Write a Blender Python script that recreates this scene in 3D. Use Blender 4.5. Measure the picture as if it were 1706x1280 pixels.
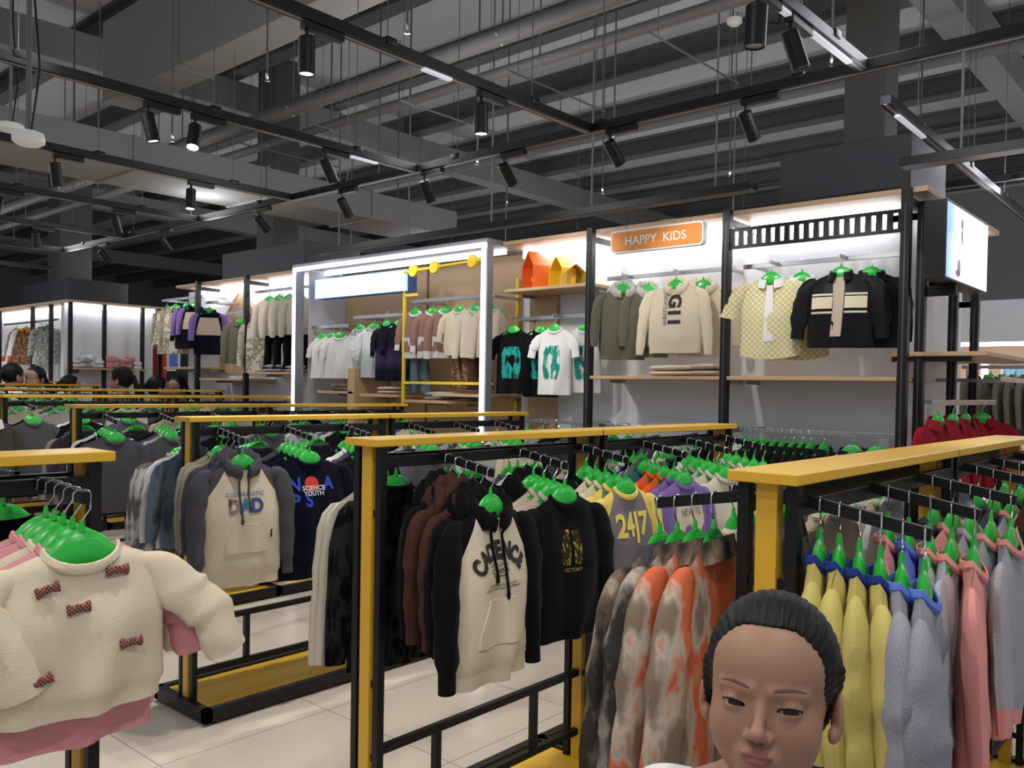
import bpy, bmesh, math, random
import numpy as np
from mathutils import Vector, Matrix, noise
random.seed(7)
R = math.radians
S = bpy.context.scene
for o in list(bpy.data.objects): bpy.data.objects.remove(o)
COL = S.collection

# ---------------------------------------------------------------- camera
YAW, PIT, ROL = R(41.217), R(1.089), R(.980)
cam = bpy.data.cameras.new('camera'); camo = bpy.data.objects.new('camera', cam); COL.objects.link(camo)
f_ = Vector((-math.sin(YAW)*math.cos(PIT), math.cos(YAW)*math.cos(PIT), -math.sin(PIT)))
r0_ = Vector((math.cos(YAW), math.sin(YAW), 0)); u0_ = r0_.cross(f_)
r_ = math.cos(ROL)*r0_ + math.sin(ROL)*u0_; u_ = -math.sin(ROL)*r0_ + math.cos(ROL)*u0_
m_ = Matrix((r_, u_, -f_)).transposed().to_4x4(); m_.translation = (0, 0, 1.5)
camo.matrix_world = m_
cam.sensor_width = 36; cam.lens = 1423.9/1706*36; cam.shift_y = (673.8-640)/1706
cam.clip_start = .05; cam.clip_end = 120
S.camera = camo

# ---------------------------------------------------------------- view, world
S.view_settings.view_transform = 'Standard'; S.view_settings.look = 'None'
S.view_settings.exposure = -0.30; S.view_settings.gamma = 1; S.view_settings.use_curve_mapping = False
W = bpy.data.worlds.new('world'); S.world = W; W.use_nodes = True
W.node_tree.nodes['Background'].inputs[0].default_value = (.80, .86, 1, 1)
W.node_tree.nodes['Background'].inputs[1].default_value = .5

def spot(loc, aim, power, size=75, col=(1, .96, .90), rad=.04, blend=.6):
    l = bpy.data.lights.new('spot_beam', 'SPOT'); l.energy = power; l.spot_size = R(size); l.spot_blend = blend
    l.color = col; l.shadow_soft_size = rad
    o = bpy.data.objects.new('spot_beam', l); COL.objects.link(o); o.location = loc
    o.rotation_euler = (Vector(aim)-Vector(loc)).to_track_quat('-Z', 'Y').to_euler()
    return o

# added point lights without fixtures, standing in for track spill to brighten the roof
for _x in (1.5, -1.45, -4.5, -7.5, -10.6, -15):
    for _y in (-1.2, 1.6, 4.1, 7.2, 11):
        _l = bpy.data.lights.new('roof_fill', 'POINT'); _l.energy = 9 if _y < 1 else 17 if _y < 4 else 38; _l.color = (.93, .95, 1); _l.shadow_soft_size = .35
        _o = bpy.data.objects.new('roof_fill', _l); COL.objects.link(_o); _o.location = (_x+.05, _y, 3.12)

# ---------------------------------------------------------------- materials
MATS = {}
def nd(m, t, **k):
    n = m.node_tree.nodes.new(t)
    for a, b in k.items(): setattr(n, a, b)
    return n
def mat(name, col, rough=.6, metal=0, spec=.5, emit=0, ecol=None, bump=0, bscale=60, alpha=1, trans=0, sheen=0):
    if name in MATS: return MATS[name]
    m = bpy.data.materials.new(name); m.use_nodes = True; MATS[name] = m
    b = m.node_tree.nodes['Principled BSDF']; L = m.node_tree.links
    b.inputs['Base Color'].default_value = (*col, 1); b.inputs['Roughness'].default_value = rough
    b.inputs['Metallic'].default_value = metal; b.inputs['Specular IOR Level'].default_value = spec
    b.inputs['Transmission Weight'].default_value = trans
    if sheen: b.inputs['Sheen Weight'].default_value = sheen
    if emit:
        b.inputs['Emission Color'].default_value = (*(ecol or col), 1); b.inputs['Emission Strength'].default_value = emit
    if bump:
        t = nd(m, 'ShaderNodeTexCoord'); n = nd(m, 'ShaderNodeTexNoise'); n.inputs['Scale'].default_value = bscale
        n.inputs['Detail'].default_value = 3
        p = nd(m, 'ShaderNodeBump'); p.inputs['Strength'].default_value = bump; p.inputs['Distance'].default_value = .004
        L.new(t.outputs['Object'], n.inputs['Vector']); L.new(n.outputs['Fac'], p.inputs['Height']); L.new(p.outputs['Normal'], b.inputs['Normal'])
    return m
def fab(name, col, pat=None, c2=None, c3=None, scale=12, rough=.93, bump=.25, c3p=.53):
    """woven cloth; pat: heather, marble (tie dye), check, stripe, knit, fade, camo"""
    if name in MATS: return MATS[name]
    m = mat(name, col, rough, spec=.06, bump=bump, bscale=220 if pat != 'knit' else 90)
    if not pat:
        m.node_tree.nodes['Principled BSDF'].inputs['Sheen Weight'].default_value = .04
        return m
    b = m.node_tree.nodes['Principled BSDF']; L = m.node_tree.links
    t = nd(m, 'ShaderNodeTexCoord'); v = t.outputs['Object']
    cr = nd(m, 'ShaderNodeValToRGB'); e = cr.color_ramp.elements
    e[0].color = (*col, 1); e[1].color = (*c2, 1)
    if pat == 'check':
        mp = nd(m, 'ShaderNodeMapping'); mp.inputs['Scale'].default_value = (scale, scale*.01, scale)
        mp.inputs['Location'].default_value = (.013, .5, .017)
        ck = nd(m, 'ShaderNodeTexChecker'); ck.inputs['Scale'].default_value = 1
        ck.inputs['Color1'].default_value = (*col, 1); ck.inputs['Color2'].default_value = (*c2, 1)
        L.new(v, mp.inputs[0]); L.new(mp.outputs[0], ck.inputs[0]); L.new(ck.outputs[0], b.inputs['Base Color'])
        return m
    if pat == 'stripe':
        w = nd(m, 'ShaderNodeTexWave', bands_direction='Z'); w.inputs['Scale'].default_value = scale
        w.inputs['Distortion'].default_value = 1.5
        L.new(v, w.inputs[0]); L.new(w.outputs['Fac'], cr.inputs[0]); e[0].position = .45; e[1].position = .55
    elif pat == 'fade':
        s = nd(m, 'ShaderNodeSeparateXYZ'); L.new(v, s.inputs[0])
        r = nd(m, 'ShaderNodeMapRange'); r.inputs['From Min'].default_value = -.62; r.inputs['From Max'].default_value = -.12
        n = nd(m, 'ShaderNodeTexNoise'); n.inputs['Scale'].default_value = 30
        a = nd(m, 'ShaderNodeMath', operation='MULTIPLY_ADD'); a.inputs[1].default_value = .25
        L.new(s.outputs['Z'], r.inputs[0]); L.new(v, n.inputs[0]); L.new(n.outputs['Fac'], a.inputs[0]); L.new(r.outputs[0], a.inputs[2]); L.new(a.outputs[0], cr.inputs[0])
        e[0].position = .3; e[1].position = .75
        if c3: x = cr.color_ramp.elements.new(.52); x.color = (*c3, 1)
    else:
        mp = nd(m, 'ShaderNodeMapping'); mp.inputs['Scale'].default_value = (1, 1, .45) if pat == 'marble' else (1, 1, 1)
        n = nd(m, 'ShaderNodeTexNoise'); n.inputs['Scale'].default_value = scale if pat != 'heather' else 420
        n.inputs['Detail'].default_value = 4
        L.new(v, mp.inputs[0]); L.new(mp.outputs[0], n.inputs[0]); L.new(n.outputs['Fac'], cr.inputs[0])
        e[0].position = .39; e[1].position = .465
        if pat == 'camo': cr.color_ramp.interpolation = 'CONSTANT'
        if c3: x = cr.color_ramp.elements.new(c3p); x.color = (*c3, 1)
    L.new(cr.outputs[0], b.inputs['Base Color'])
    return m

YEL = mat('yellow_laminate', (.72, .42, .030), .32)
BLK = mat('black_powder_coat', (.006, .006, .007), .42, spec=.35)
CHR = mat('chrome', (.75, .75, .77), .18, 1)
STL = mat('brushed_steel', (.45, .45, .46), .35, 1)
GRN = mat('green_plastic', (.022, .43, .045), .26, spec=.6)
WOOD = mat('pale_wood', (.50, .33, .19), .5, bump=.1, bscale=30)
WHT = mat('white_panel', (.72, .72, .74), .5)
SKY = mat('grey_box_paint', (.045, .045, .05), .6)
LED = mat('led_white', (1, 1, 1), .5, emit=7, ecol=(.93, .94, 1))
CRM = (.74, .66, .52)

# ---------------------------------------------------------------- mesh builder
class MB:
    def __init__(s): s.v = []; s.f = []; s.m = []; s.mats = []
    def mi(s, m):
        if m not in s.mats: s.mats.append(m)
        return s.mats.index(m)
    def add(s, vs, fs, m):
        k = len(s.v); s.v.extend([tuple(map(float, p)) for p in vs]); i = s.mi(m)
        for f in fs: s.f.append(tuple(k+int(a) for a in f)); s.m.append(i)
    def box(s, a, b, m):
        x0, y0, z0 = a; x1, y1, z1 = b
        vs = [(x, y, z) for z in (z0, z1) for y in (y0, y1) for x in (x0, x1)]
        s.add(vs, [(0, 2, 3, 1), (4, 5, 7, 6), (0, 1, 5, 4), (2, 6, 7, 3), (0, 4, 6, 2), (1, 3, 7, 5)], m); return s
    def bbox(s, a, b, m, r=.002):   # bevelled box
        bm = bmesh.new(); bmesh.ops.create_cube(bm, size=1)
        for v in bm.verts: v.co = Vector([a[i]+(b[i]-a[i])*(v.co[i]+.5) for i in range(3)])
        bmesh.ops.bevel(bm, geom=bm.edges[:], offset=r, segments=2, affect='EDGES', profile=.5)
        bm.verts.index_update()
        s.add([v.co for v in bm.verts], [[v.index for v in f.verts] for f in bm.faces], m); bm.free(); return s
    def rings(s, rs, m, cap=True, close=True):
        n = len(rs[0]); vs = [p for r in rs for p in r]; fs = []
        for i in range(len(rs)-1):
            for j in range(n if close else n-1):
                a = i*n+j; b = i*n+(j+1) % n; fs.append((a, b, b+n, a+n))
        if cap: fs.append(tuple(range(n))[::-1]); fs.append(tuple((len(rs)-1)*n+j for j in range(n)))
        s.add(vs, fs, m); return s
    def tube(s, pts, r, m, n=8, ry=None, up=None, cap=True):
        """rx in the plane holding up, ry across it; r, ry may be lists"""
        pts = [Vector(p) for p in pts]; k = len(pts)
        rr = r if isinstance(r, (list, tuple)) else [r]*k
        r2 = rr if ry is None else (ry if isinstance(ry, (list, tuple)) else [ry]*k)
        rs = []; pn = None
        for i, p in enumerate(pts):
            t = (pts[min(i+1, k-1)]-pts[max(i-1, 0)]).normalized()
            if up is not None: b = t.cross(Vector(up)).normalized(); a = b.cross(t).normalized()
            else:
                if pn is None: pn = Vector((0, 0, 1)) if abs(t.z) < .9 else Vector((1, 0, 0))
                b = t.cross(pn).normalized(); a = b.cross(t).normalized(); pn = a
            rs.append([p+a*rr[i]*math.cos(6.28318*j/n)+b*r2[i]*math.sin(6.28318*j/n) for j in range(n)])
        return s.rings(rs, m, cap)
    def lathe(s, prof, m, n=20, at=(0, 0, 0)):
        rs = [[(at[0]+r*math.cos(6.28318*j/n), at[1]+r*math.sin(6.28318*j/n), at[2]+z) for j in range(n)] for r, z in prof]
        return s.rings(rs, m)
    def prism(s, poly, y0, y1, m):   # poly of (x,z) extruded along y
        n = len(poly); vs = [(x, y0, z) for x, z in poly]+[(x, y1, z) for x, z in poly]
        fs = [tuple(range(n)), tuple(range(2*n-1, n-1, -1))]+[(i, i+n, (i+1) % n+n, (i+1) % n) for i in range(n)]
        s.add(vs, fs, m); return s
    def xf(s, M):
        s.v = [tuple(M @ Vector(p)) for p in s.v]; return s
    def mesh(s, name, smooth=True):
        me = bpy.data.meshes.new(name); me.from_pydata(s.v, [], s.f)
        for m in s.mats: me.materials.append(m)
        me.polygons.foreach_set('material_index', s.m)
        me.polygons.foreach_set('use_smooth', [smooth]*len(s.f))
        me.update()
        if smooth: me.set_sharp_from_angle(angle=R(38))
        return me
def obj(name, mb, parent=None, loc=None, rz=0, smooth=True):
    me = mb if isinstance(mb, bpy.types.Mesh) else mb.mesh(name, smooth)
    o = bpy.data.objects.new(name, me); COL.objects.link(o)
    if parent: o.parent = parent
    if loc: o.location = loc
    if rz: o.rotation_euler = (0, 0, rz)
    return o
SEEN = {}
def tag(o, label, cat, group=None):
    if not 4 <= len(label.split()) <= 16: print('LABEL LEN', len(label.split()), label)
    if label in SEEN and not group: print('DUP LABEL', label)
    SEEN[label] = 1
    o['label'] = label; o['category'] = cat
    if group: o['group'] = group
    return o
def thing(name, label, cat, loc=(0, 0, 0), rz=0, group=None):
    o = bpy.data.objects.new(name, None); COL.objects.link(o); o.location = loc; o.rotation_euler = (0, 0, rz)
    o.empty_display_size = .1
    return tag(o, label, cat, group)
def struct(name, mb, smooth=False):
    o = obj(name, mb, smooth=smooth); o['kind'] = 'structure'; return o
def dup(o, parent=None):
    c = o.copy(); COL.objects.link(c); c.parent = parent
    for ch in list(o.children): dup(ch, c)
    return c
ORD = ['first', 'second', 'third', 'fourth', 'fifth', 'sixth', 'seventh', 'eighth', 'ninth', 'tenth', 'eleventh', 'twelfth']
_T = {}
def text_geo(s, bold=0.0, ext=0):
    """mesh of a text, height 1 = cap height about .7; returns verts (x,z), faces"""
    k = (s, bold)
    if k in _T: return _T[k]
    c = bpy.data.curves.new('t', 'FONT'); c.body = s; c.offset = bold; c.align_x = 'CENTER'; c.resolution_u = 3
    o = bpy.data.objects.new('t', c); COL.objects.link(o)
    dg = bpy.context.evaluated_depsgraph_get(); dg.update()
    me = bpy.data.meshes.new_from_object(o.evaluated_get(dg))
    bm = bmesh.new(); bm.from_mesh(me)
    bmesh.ops.triangulate(bm, faces=bm.faces[:])
    for _ in range(2):
        le = [e for e in bm.edges if e.calc_length() > .22]
        if le: bmesh.ops.subdivide_edges(bm, edges=le, cuts=1); bmesh.ops.triangulate(bm, faces=bm.faces[:])
    bm.verts.index_update()
    r = ([(v.co.x, v.co.y-.35) for v in bm.verts], [[v.index for v in f.verts] for f in bm.faces])
    bm.free(); bpy.data.objects.remove(o); bpy.data.curves.remove(c); bpy.data.meshes.remove(me)
    _T[k] = r; return r
def text_mb(mb, s, size, m, at=(0, 0), fn=None, bold=0, rot=0, sx=1, y=0):
    """lay a text on y = fn(x,z) (front faces -y)"""
    vs, fs = text_geo(s, bold); out = []
    c, sn = math.cos(rot), math.sin(rot)
    for x, z in vs:
        x *= size*sx; z *= size
        X = at[0]+x*c-z*sn; Z = at[1]+x*sn+z*c
        out.append((X, fn(X, Z) if fn else y, Z))
    mb.add(out, fs, m)
# ================================================================ garments
# local frame: x across the hanger, front faces -y, z up, origin = inside top of the hanger's hook
HB = -.062      # hook root
def sstep(a, b, x):
    t = min(1, max(0, (x-a)/(b-a))); return t*t*(3-2*t)
class Body:
    def __init__(s, w=.34, L=.46, neck=.062, drop=.035, depth=.04, fold=.008, flare=.0, seed=0, band=True, zn=-.105, slope=.046, sh=None, curve=0):
        s.w = w; s.L = L; s.neck = neck; s.drop = drop; s.d = depth; s.fold = fold; s.flare = flare; s.band = band
        s.zn = zn; s.slope = slope; s.ph = [((seed*1.7+i*2.3) % 6.28) for i in range(6)]; s.zb = zn-L; s.curve = curve
    def hw(s, t):
        h = s.w/2*(1+s.flare*t-.03*math.sin(3.14*t))
        if s.band: h *= 1-.07*sstep(.86, .93, t)
        if t < .12: h *= 1-.05*(1-t/.12)
        return h
    def top(s, x, front):
        ax = abs(x)
        zs = s.zn-(ax-s.neck)*s.slope/(.16-s.neck) if ax > s.neck else s.zn
        zs -= .02*sstep(s.w/2-.03, s.w/2, ax)
        if ax < s.neck:
            q = math.sqrt(max(0, 1-(ax/s.neck)**2)); zs = s.zn-(s.drop if front else s.drop*.25)*q
        return zs
    def bot(s, u): return s.zb+s.curve*(1-u*u)*-1
    def xs(s, u, t): return u*s.hw(t)
    def y(s, u, t, side):        # side -1 front, 1 back
        e = math.sqrt(max(0, 1-abs(u)**2.4)); x = u*s.hw(t)
        nk = .026*max(0, 1-(x/s.neck)**2)**.6 if abs(x) < s.neck else 0
        d = .0155+(max(s.d, .017)-.0155)*sstep(0, .45, t)
        if s.band: d *= 1-.22*sstep(.84, .93, t)
        qn = min(1, nk/.014); d *= qn+(1-qn)*min(1, t/.06)**.5
        d = max(d, nk*(1-sstep(0, .25, t)))
        p = s.ph; A = s.fold*(.25+t)
        f = math.sin(7*u+p[0]+1.5*t)*.55+math.sin(13*u+p[1]-2*t)*.3+math.sin(4*u*(1+t)+p[2]+3*t)*.4+.35*math.sin(9*t+5*abs(u)+p[3])
        if side > 0: f = math.sin(8*u+p[4]+t)*.7+math.sin(12*u+p[5])*.3
        return side*(d*e+A*f*e)
    def surf(s, x, z):           # front y at x,z
        t = .4
        for _ in range(4):
            u = max(-.99, min(.99, x/s.hw(t))); a = s.top(u*s.hw(0), True); b = s.bot(u)
            t = max(0, min(1, (a-z)/(a-b)))
        return s.y(u, t, -1)
    def mesh(s, mb, m, nx=28, ny=24, rag=None, mrag=None, open_=0, band_m=None, t0=0, t1=1):
        """open_ > 0: half width of the front opening (jackets)"""
        for side in (-1, 1):
            us = [math.sin((i/nx*2-1)*1.5708) for i in range(nx+1)]
            vs = []
            for j in range(ny+1):
                t = t0+(t1-t0)*j/ny
                for u in us:
                    x0 = u*s.hw(0); a = s.top(x0, side < 0); b = s.bot(u)
                    vs.append((s.xs(u, t), s.y(u, t, side), a+(b-a)*t))
            n = nx+1
            groups = {}
            for j in range(ny):
                for i in range(nx):
                    x = (vs[j*n+i][0]+vs[j*n+i+1][0])/2; z = (vs[j*n+i][2]+vs[(j+1)*n+i][2])/2
                    if side < 0 and open_ and abs(x) < open_*(1+.6*j/ny): continue
                    q = (j*n+i, j*n+i+1, (j+1)*n+i+1, (j+1)*n+i)
                    if side > 0: q = q[::-1]
                    mm = m
                    if rag is not None:
                        # raglan line from the neck to the armpit
                        zr = (s.zn-z)/.17; lim = s.neck+.012+(s.w/2-s.neck-.03)*max(0, min(1, zr))**1.3
                        if zr < 1 and abs(x) > lim: mm = mrag
                    if band_m is not None and (j+.5)/ny > .9: mm = band_m
                    groups.setdefault(mm, []).append(q)
            for mm, q in groups.items(): mb.add(vs, q, mm)
        return mb
def sleeve(mb, B, sgn, m, length=.36, r0=.05, r1=.034, dy=.6, out=.03, fwd=-.01, seed=0, n=12, k=16, cuff=None, cufflen=.04, puff=0, ease=0):
    zs = B.zn-B.slope-.004; w = B.w/2; L = length
    P = [Vector((w-.055, 0, zs-.004)), Vector((w-.008, fwd*.2, zs-.026)), Vector((w+.006+.30*out, fwd*.7, zs-.035-.24*L)),
         Vector((w+.75*out, fwd*1.3, zs-.62*L)), Vector((w+out, fwd*2, zs-L))]
    Q = [P[0]*2-P[1]]+P+[P[4]*2-P[3]]
    def cr(t):
        q = min(3.9999, t*4); i = int(q); u = q-i; p0, p1, p2, p3 = Q[i:i+4]
        v = .5*((2*p1)+(p2-p0)*u+(2*p0-5*p1+4*p2-p3)*u*u+(3*p1-p0-3*p2+p3)*u**3); return v
    rs = []; ph = seed*2.1; b = Vector((0, 1, 0))
    for i in range(k+1):
        t = (i/k)**1.15; p = cr(t); d = (cr(min(1, t+.02))-cr(max(0, t-.02))).normalized()
        a_ = b.cross(d).normalized()
        rr = r0+(r1-r0)*t**.8+puff*math.sin(3.14*min(1, t*1.1))**.7
        rr *= .44+.56*sstep(-.12, .50, t)
        cu = cuff is not None and t > 1-cufflen/L
        if cu: rr = r1*.80
        ring = []; de = .48+(dy-.48)*sstep(0, .55, t); el = sstep(.2, .5, t)*(0 if cu else 1)
        for j in range(n):
            an = 6.28318*j/n
            wr = 1+.06*math.sin(3*an+4*t+ph)*(.4+el)+el*.075*math.sin(26*t+1.6*math.sin(an+ph)+ph)+el*.04*math.sin(47*t+3*an)
            q = p+a_*rr*wr*math.cos(an)+b*rr*de*wr*math.sin(an); q.x *= sgn; ring.append(q)
        rs.append(ring)
    P4 = P[4].copy(); P4.x *= sgn
    if cuff is None or cuff is m: mb.rings(rs, m); return P4
    c = max(1, min(k-1, int(round(k*(1-cufflen/L)**(1/1.15))))); mb.rings(rs[:c+1], m); mb.rings(rs[c:], cuff)
    return P4
def collar(mb, B, m, r=.009, h=.014):
    pts = []; n = 24
    for i in range(n+1):
        a = 6.28318*i/n; x = B.neck*math.sin(a); fr = math.cos(a)
        z = B.zn-(B.drop if fr > 0 else B.drop*.25)*abs(fr)**1.0
        pts.append((x, -fr*.026, z+.002))
    mb.tube(pts, r*.45, m, 6, ry=h*.75, up=(0, 0, 1) if False else None) if False else None
    rs = []
    for i, p in enumerate(pts[:-1]):
        a = 6.28318*i/n; nx, ny = math.sin(a), -math.cos(a)
        rs.append([(p[0]+nx*dx, p[1]+ny*dx*.8, p[2]+dz) for dx, dz in ((.002, -h*.7), (.006, -h*.2), (.002, h*.5), (-.003, h*.55), (-.006, 0), (-.003, -h*.6))])
    rs.append(rs[0]); mb.rings(rs, m, cap=False)
def hood(mb, B, m, seed=0, lining=None):
    # collar part: fat folded band, open in a V at the front
    rs = []; n = 28
    for i in range(n+1):
        a = -3.14159+.25+(6.28318-.5)*i/n; a += 3.14159      # from front round to front
        x = (B.neck+.010)*math.sin(a); y = -math.cos(a)*.034; b = (1+math.cos(a))/2   # b=1 front
        z = B.zn-(B.drop+.01)*b**1.5+.018*(1-b)
        R_ = .025+.013*(1-b); w = 1+.18*math.sin(9*a+seed)
        nx, ny = math.sin(a), -math.cos(a)
        rs.append([(x+nx*math.cos(q)*.6*R_*w, y+ny*math.cos(q)*.6*R_*w, z+math.sin(q)*R_*w*1.15) for q in [6.28318*j/10 for j in range(10)]])
    mb.rings(rs, m)
    # bag of the hood, hanging behind
    rs = []
    for i in range(9):
        t = i/8; z = B.zn+.03-.15*t; rx = .112*math.sin(3.14*(.18+.72*t))**.7; ry = .032*math.sin(3.14*(.15+.75*t))
        rs.append([(rx*math.cos(q)*(1+.05*math.sin(5*q+seed+6*t)), .040+ry*math.sin(q), z+.008*math.cos(2*q)) for q in [6.28318*j/16 for j in range(16)]])
    mb.rings(rs, m)
def lapel(mb, B, m):
    # folded shirt or jacket collar: a stand plus two leaves
    rs = []; n = 22
    for i in range(n+1):
        a = .35+(6.28318-.7)*i/n
        x = (B.neck+.006)*math.sin(a); y = -math.cos(a)*.032; b = (1+math.cos(a))/2
        z = B.zn-B.drop*.9*b+.004; nx, ny = math.sin(a), -math.cos(a)
        w = .022+.010*b
        rs.append([(x+nx*dx, y+ny*dx, z+dz) for dx, dz in ((-.004, 0), (-.003, .020), (.004, .022), (.014, -w*.5), (.018, -w), (.014, -w-.001), (.006, -w*.3), (0, .0))])
    mb.rings(rs, m)
def hanger_mb():
    mb = MB(); n = 26; rs = []
    for i in range(n+1):
        x = -.148+.296*i/n; a = abs(x)/.148
        ax = abs(x); zt = HB-.006-.050*(ax/.07)**2.3 if ax < .07 else HB-.056-.53*(ax-.07)
        zb = HB-.088-.034*a**1.3; zt = max(zt, zb+.012)
        d = .0140-.0070*sstep(.15, .5, a)
        if a > .85: k = math.sqrt(max(.02, 1-((a-.85)/.152)**2)); zc = (zt+zb)/2; zt = zc+(zt-zc)*k; zb = zc+(zb-zc)*k; d *= k
        zc = (zt+zb)/2; h = (zt-zb)/2
        rs.append([(x, d*math.cos(q)*(1-(.38 if a < .5 else .08)*math.sin(q)), zc+h*math.sin(q)) for q in [6.28318*j/12 for j in range(12)]])
    mb.rings(rs, GRN)
    mb.tube([(0, 0, HB-.01), (0, 0, HB+.012)], [.007, .004], GRN, 8)
    # raised oval badge on the hump, both faces
    for sy in (-1, 1):
        rr = []
        for k_, (s_, o_) in enumerate(((1, 0), (.92, .0012), (.8, .0006))):
            rr.append([(.034*s_*math.cos(q), sy*(.0083+o_), HB-.034+.011*s_*math.sin(q)) for q in [6.28318*j/14 for j in range(14)]])
        mb.rings(rr, GRN)
    return mb
def hook_mb(r=.016):
    pts = [(0, 0, HB+.005), (0, 0, -.052), (.006, 0, -.044), (r, 0, -.030), (r, 0, -.012)]
    for i in range(7): a = 3.14159*i/6; pts.append((r*math.cos(a), 0, r*.55*math.sin(a)-.0))
    pts += [(-r, 0, -.010), (-r-.002, 0, -.016)]
    return MB().tube(pts, .0017, CHR, 6)
_HG = {}
def hanger(loc, rz, label, group=None, tilt=0):
    if not _HG: _HG['b'] = hanger_mb().mesh('clothes_hanger'); _HG['h'] = hook_mb().mesh('hook')
    o = obj('clothes_hanger', _HG['b'], loc=loc, rz=rz); tag(o, label, 'clothes hanger', group)
    o.rotation_euler = (0, tilt, rz)
    h = obj('hook', _HG['h'], o); return o
def strings(B, m, l1=.17, l2=.21, sp=.020):
    out = []
    for sx, l in ((-1, l1), (1, l2)):
        mb = MB(); pts = []
        for i in range(10):
            z = B.zn-B.drop-.0-l*i/9; x = sx*(sp+.004*math.sin(i*.6+sx)); pts.append((x, min(B.surf(x, z), -.036 if i < 2 else 0)-.006, z))
        mb.tube(pts, .0042, m, 6); mb.tube([pts[-1], (pts[-1][0], pts[-1][1], pts[-1][2]-.02)], .0055, m, 6); out.append(mb)
    return out
def patch(mb, B, pts, m, off=.004, n=10, inner=True):
    """flat piece laid on the front: pts = polygon corners (x,z) of a quad strip [(xl,xr,z),...]"""
    vs = []; fs = []
    for xl, xr, z in pts:
        for i in range(n+1):
            x = xl+(xr-xl)*i/n; vs.append((x, B.surf(x, z)-off, z))
    for j in range(len(pts)-1):
        for i in range(n): a = j*(n+1)+i; fs.append((a, a+1, a+n+2, a+n+1))
    k = len(vs)
    vs += [(x, y+off+.001, z) for x, y, z in vs]
    N = n+1; M_ = len(pts)
    rim = [i for i in range(N)]+[j*N+n for j in range(1, M_)]+[(M_-1)*N+i for i in range(n-1, -1, -1)]+[j*N for j in range(M_-2, 0, -1)]
    for a, b in zip(rim, rim[1:]+rim[:1]): fs.append((a, a+k, b+k, b))
    mb.add(vs, fs, m)

_RM = {}
def rag_mat(A, S_, w, neck, zn):
    """body cloth with contrasting raglan shoulders, split along a curved seam in the cloth's own coordinates"""
    k = (A.name, S_.name, w, neck)
    if k in _RM: return _RM[k]
    m = A.copy(); m.name = A.name+'_raglan'; _RM[k] = m; N = m.node_tree.nodes; L = m.node_tree.links; b = N['Principled BSDF']
    def M(op, a, c_=None, d=None):
        n = N.new('ShaderNodeMath'); n.operation = op
        for i, v in enumerate((a, c_, d)):
            if v is None: continue
            if isinstance(v, (int, float)): n.inputs[i].default_value = v
            else: L.new(v, n.inputs[i])
        return n.outputs[0]
    tc = N.new('ShaderNodeTexCoord'); s = N.new('ShaderNodeSeparateXYZ'); L.new(tc.outputs['Object'], s.inputs[0])
    zr = M('DIVIDE', M('SUBTRACT', zn, s.outputs['Z']), .165); pz = M('POWER', M('MAXIMUM', zr, 0.0), 1.25)
    lim = M('MULTIPLY_ADD', pz, w/2-neck-.022, neck+.010)
    msk = M('MULTIPLY', M('GREATER_THAN', M('ABSOLUTE', s.outputs['X']), lim), M('LESS_THAN', zr, 1.0))
    mx = N.new('ShaderNodeMix'); mx.data_type = 'RGBA'; L.new(msk, mx.inputs[0])
    ic = b.inputs['Base Color']
    if ic.links: L.new(ic.links[0].from_socket, mx.inputs[6])
    else: mx.inputs[6].default_value = ic.default_value[:]
    mx.inputs[7].default_value = S_.node_tree.nodes['Principled BSDF'].inputs['Base Color'].default_value[:]
    L.new(mx.outputs[2], ic); return m
def garment_parts(sp):
    """returns [(part name, MB)] ; sp: dict"""
    g = dict(kind='sweat', w=.34, L=.44, sl=.36, depth=.03, fold=.008, seed=1, rag=False, hood=False, drop=.032, out=.028, r0=.047, r1=.032,
             dy=.6, puff=0, flare=0, nx=28, ny=24, neck=.062, curve=0, fwd=-.012, slope=.046)
    g.update(sp); kind = g['kind']
    m = g['body']; ms = g.get('sleeve', m); mt = g.get('trim', m); mc = g.get('collar', mt)
    band = g.get('band', kind in ('sweat', 'hoodie'))
    B = Body(g['w'], g['L'], neck=g['neck'], drop=g['drop'], depth=g['depth'], fold=g['fold'], flare=g['flare'], seed=g['seed'], band=band, curve=g['curve'], slope=g['slope'])
    out = []
    body = MB()
    op = g.get('open', 0)
    mb_ = rag_mat(m, ms, g['w'], g['neck'], B.zn) if g['rag'] else m
    B.mesh(body, mb_, g['nx'], g['ny'], open_=op, band_m=(mt if band else None))
    out.append(('body', body))
    if g['sl'] > 0:
        for sg in (-1, 1):
            mb = MB(); sleeve(mb, B, sg, ms, g['sl'], g['r0'], g['r1'], g['dy'], g['out'], g['fwd'], g['seed']+sg, 18 if g['nx'] > 20 else 9, 28 if g['nx'] > 20 else 10,
                              cuff=g.get('cuff', ms if g['rag'] else mt) if kind in ('sweat', 'hoodie', 'jacket') else None, puff=g['puff']); out.append(('sleeve', mb))
    mb = MB()
    if kind == 'hoodie' or g['hood']: hood(mb, B, g.get('hoodm', ms), g['seed']); out.append(('hood', mb))
    elif kind in ('jacket', 'shirt'): lapel(mb, B, mc); out.append(('collar', mb))
    else: collar(mb, B, mc, h=g.get('colh', .016)); out.append(('collar', mb))
    return B, out
def garment_mesh(name, sp, low=True):
    sp = dict(sp)
    if low: sp.setdefault('nx', 14); sp.setdefault('ny', 11)
    B, parts = garment_parts(sp); mb = MB()
    for _, p in parts:
        for mi, m in enumerate(p.mats):
            mb.add(p.v, [f for f, k in zip(p.f, p.m) if k == mi], m)
    # drop unused duplicate vertices
    used = sorted({i for f in mb.f for i in f}); mp = {a: b for b, a in enumerate(used)}
    mb.v = [mb.v[i] for i in used]; mb.f = [tuple(mp[i] for i in f) for f in mb.f]
    if sp.get('deco'): sp['deco'](mb, B)
    return mb.mesh(name)
_GM = {}
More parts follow.
